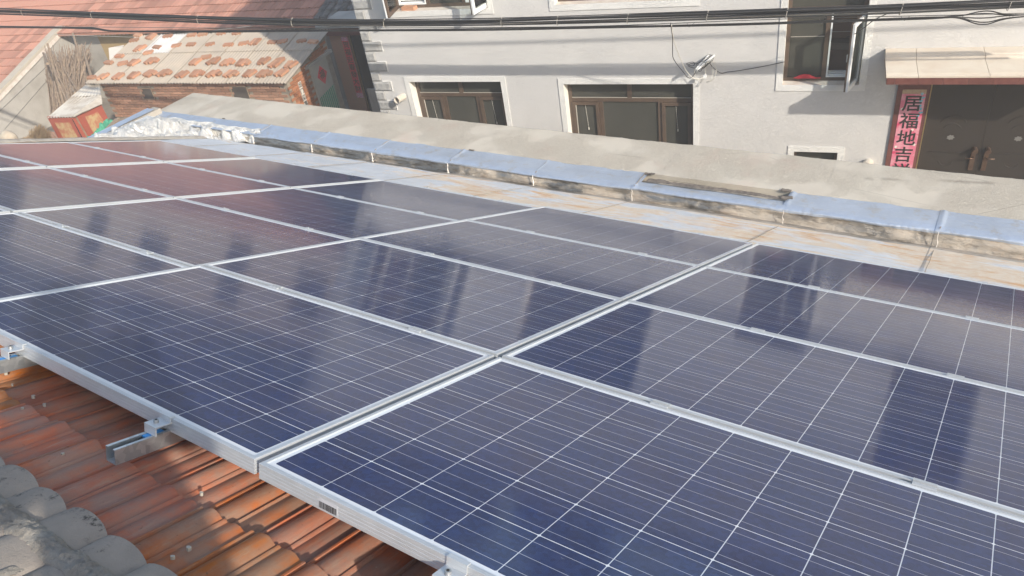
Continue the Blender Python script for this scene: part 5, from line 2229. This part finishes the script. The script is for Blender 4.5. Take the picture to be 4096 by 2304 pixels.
# ================================================================ the photographer, whose shadow falls on the tiles
def skinned(name, joints, edges, radii, mat, parent, root=0, sub=2):
    me = bpy.data.meshes.new(name)
    me.from_pydata([tuple(j) for j in joints], edges, [])
    ob = bpy.data.objects.new(name, me)
    COL.objects.link(ob)
    md = ob.modifiers.new('skin', 'SKIN')
    for i, v in enumerate(me.skin_vertices[0].data):
        r_ = radii[i]
        v.radius = (r_, r_) if not isinstance(r_, tuple) else r_
        v.use_root = (i == root)
    ms = ob.modifiers.new('sub', 'SUBSURF')
    ms.levels = sub
    ms.render_levels = sub
    dg = bpy.context.evaluated_depsgraph_get()
    dg.update()
    m2 = bpy.data.meshes.new_from_object(ob.evaluated_get(dg))
    bpy.data.objects.remove(ob)
    m2.materials.clear()
    m2.materials.append(mat)
    m2.polygons.foreach_set('use_smooth', [True] * len(m2.polygons))
    o2 = bpy.data.objects.new(name, m2)
    COL.objects.link(o2)
    if parent is not None:
        o2.parent = parent
    return o2


PX0, PY0, PZ0 = 1.60, -.95, .02
MPer = Matrix.Translation((PX0, PY0, PZ0)) @ Matrix.Rotation(math.radians(38), 4, 'Z')
# local: facing +y, x to the person's right
J = [(0, 0, .90), (0, .0, 1.08), (0, .01, 1.28), (0, .0, 1.40), (0, .02, 1.48), (0, .035, 1.56), (0, .045, 1.66),
     (.10, 0, .86), (.13, .04, .48), (.14, .0, .08), (.14, .13, .035),
     (-.10, 0, .86), (-.13, .04, .48), (-.14, .0, .08), (-.14, .13, .035),
     (.18, 0, 1.36), (.235, .02, 1.10), (.115, .205, 1.17), (.075, .27, 1.20),
     (-.18, 0, 1.36), (-.235, .02, 1.10), (-.115, .205, 1.17), (-.075, .27, 1.20)]
E_ = [(0, 1), (1, 2), (2, 3), (3, 4), (4, 5), (5, 6), (0, 7), (7, 8), (8, 9), (9, 10), (0, 11), (11, 12), (12, 13), (13, 14), (3, 15), (15, 16), (16, 17), (17, 18), (3, 19), (19, 20), (20, 21), (21, 22)]
Rr = [(.15, .12), (.14, .115), (.165, .125), (.13, .10), .060, .095, .090, .100, .065, .045, .040, .100, .065, .045, .040, .068, .050, .040, .032, .068, .050, .040, .032]
person = skinned('person', J, E_, Rr, M['coat'], None)
person.matrix_world = MPer
tag(person, 'person in a dark jacket on the roof ridge, both hands raised to take a picture', 'person')
b = MB()
b.grid(lambda u, v: (.098 * math.sin(PI * v * .62) * math.cos(2 * PI * u), .02 + .108 * math.sin(PI * v * .62) * math.sin(2 * PI * u), 1.62 + .125 * math.cos(PI * v * .62)), 20, 10)
hair = b.mesh('hair', M['hair'], None, smooth='all')
ho = bpy.data.objects.new('hair', hair)
COL.objects.link(ho)
ho.parent = person
b = MB()
b.grid(lambda u, v: (.083 * math.sin(PI * v) * math.cos(2 * PI * u), .055 + .088 * math.sin(PI * v) * math.sin(2 * PI * u), 1.585 - .115 * math.cos(PI * v)), 20, 14)
for sx in (-.033, .033):
    b.grid(lambda u, v, sx=sx: (sx + .012 * math.sin(PI * v) * math.cos(2 * PI * u), .137 + .008 * math.sin(PI * v) * math.sin(2 * PI * u), 1.60 + .008 * math.cos(PI * v)), 8, 6)
b.tube([(0, .138, 1.60), (0, .160, 1.565), (0, .140, 1.556)], [.010, .014, .010], 8)
b.tube([(-.024, .134, 1.528), (0, .142, 1.525), (.024, .134, 1.528)], .007, 6)
hd = bpy.data.objects.new('head', b.mesh('head', M['skin'], None, smooth='all'))
COL.objects.link(hd)
hd.parent = person
for s in (1, -1):
    # palm and five fingers rooted in it
    bx, by, bz = .075 * s, .27, 1.20
    jj = [(bx, by, bz), (bx * .8, by + .05, bz + .03)]
    ee = [(0, 1)]
    rr_ = [.026, .030]
    for f_ in range(4):
        z_ = bz + .065 - .022 * f_
        ln_ = (.9, 1.0, .95, .75)[f_]
        i0 = len(jj)
        jj += [(bx * .72, by + .075, z_), (bx * .45, by + .075 + .035 * ln_, z_ + .004), (bx * .15, by + .07 + .030 * ln_, z_ + .002)]
        ee += [(1, i0), (i0, i0 + 1), (i0 + 1, i0 + 2)]
        rr_ += [.0095, .0088, .0075]
    i0 = len(jj)
    jj += [(bx * .75, by + .02, bz + .055), (bx * .45, by + .045, bz + .075)]
    ee += [(0, i0), (i0, i0 + 1)]
    rr_ += [.012, .009]
    hn = skinned('hand', jj, ee, rr_, M['skin'], person, 0, 1)
for s in (1, -1):
    b = MB()
    b.grid(lambda u, v, s=s: (.14 * s + .052 * math.sin(PI * v) * math.cos(2 * PI * u), .06 + .145 * math.cos(PI * v) * -1, .055 + .045 * math.sin(PI * v) * math.sin(2 * PI * u)), 14, 12)
    so = bpy.data.objects.new('shoe', b.mesh('shoe', M['shoe'], None, smooth='all'))
    COL.objects.link(so)
    so.parent = person

# ================================================================ morning haze
hm = bpy.data.materials.new('thin_haze')
hm.use_nodes = True
hm.node_tree.nodes.clear()
ho_ = hm.node_tree.nodes.new('ShaderNodeOutputMaterial')
hv = hm.node_tree.nodes.new('ShaderNodeVolumePrincipled')
hv.inputs['Color'].default_value = (0.93, 0.93, 0.94, 1)
hv.inputs['Density'].default_value = 0.0055
hm.node_tree.links.new(hv.outputs[0], ho_.inputs['Volume'])
b = MB()
b.box(-90, 40, -42, 84, GROUND - 1, 12.6)
stuff(b.build('haze', hm, None, MF))
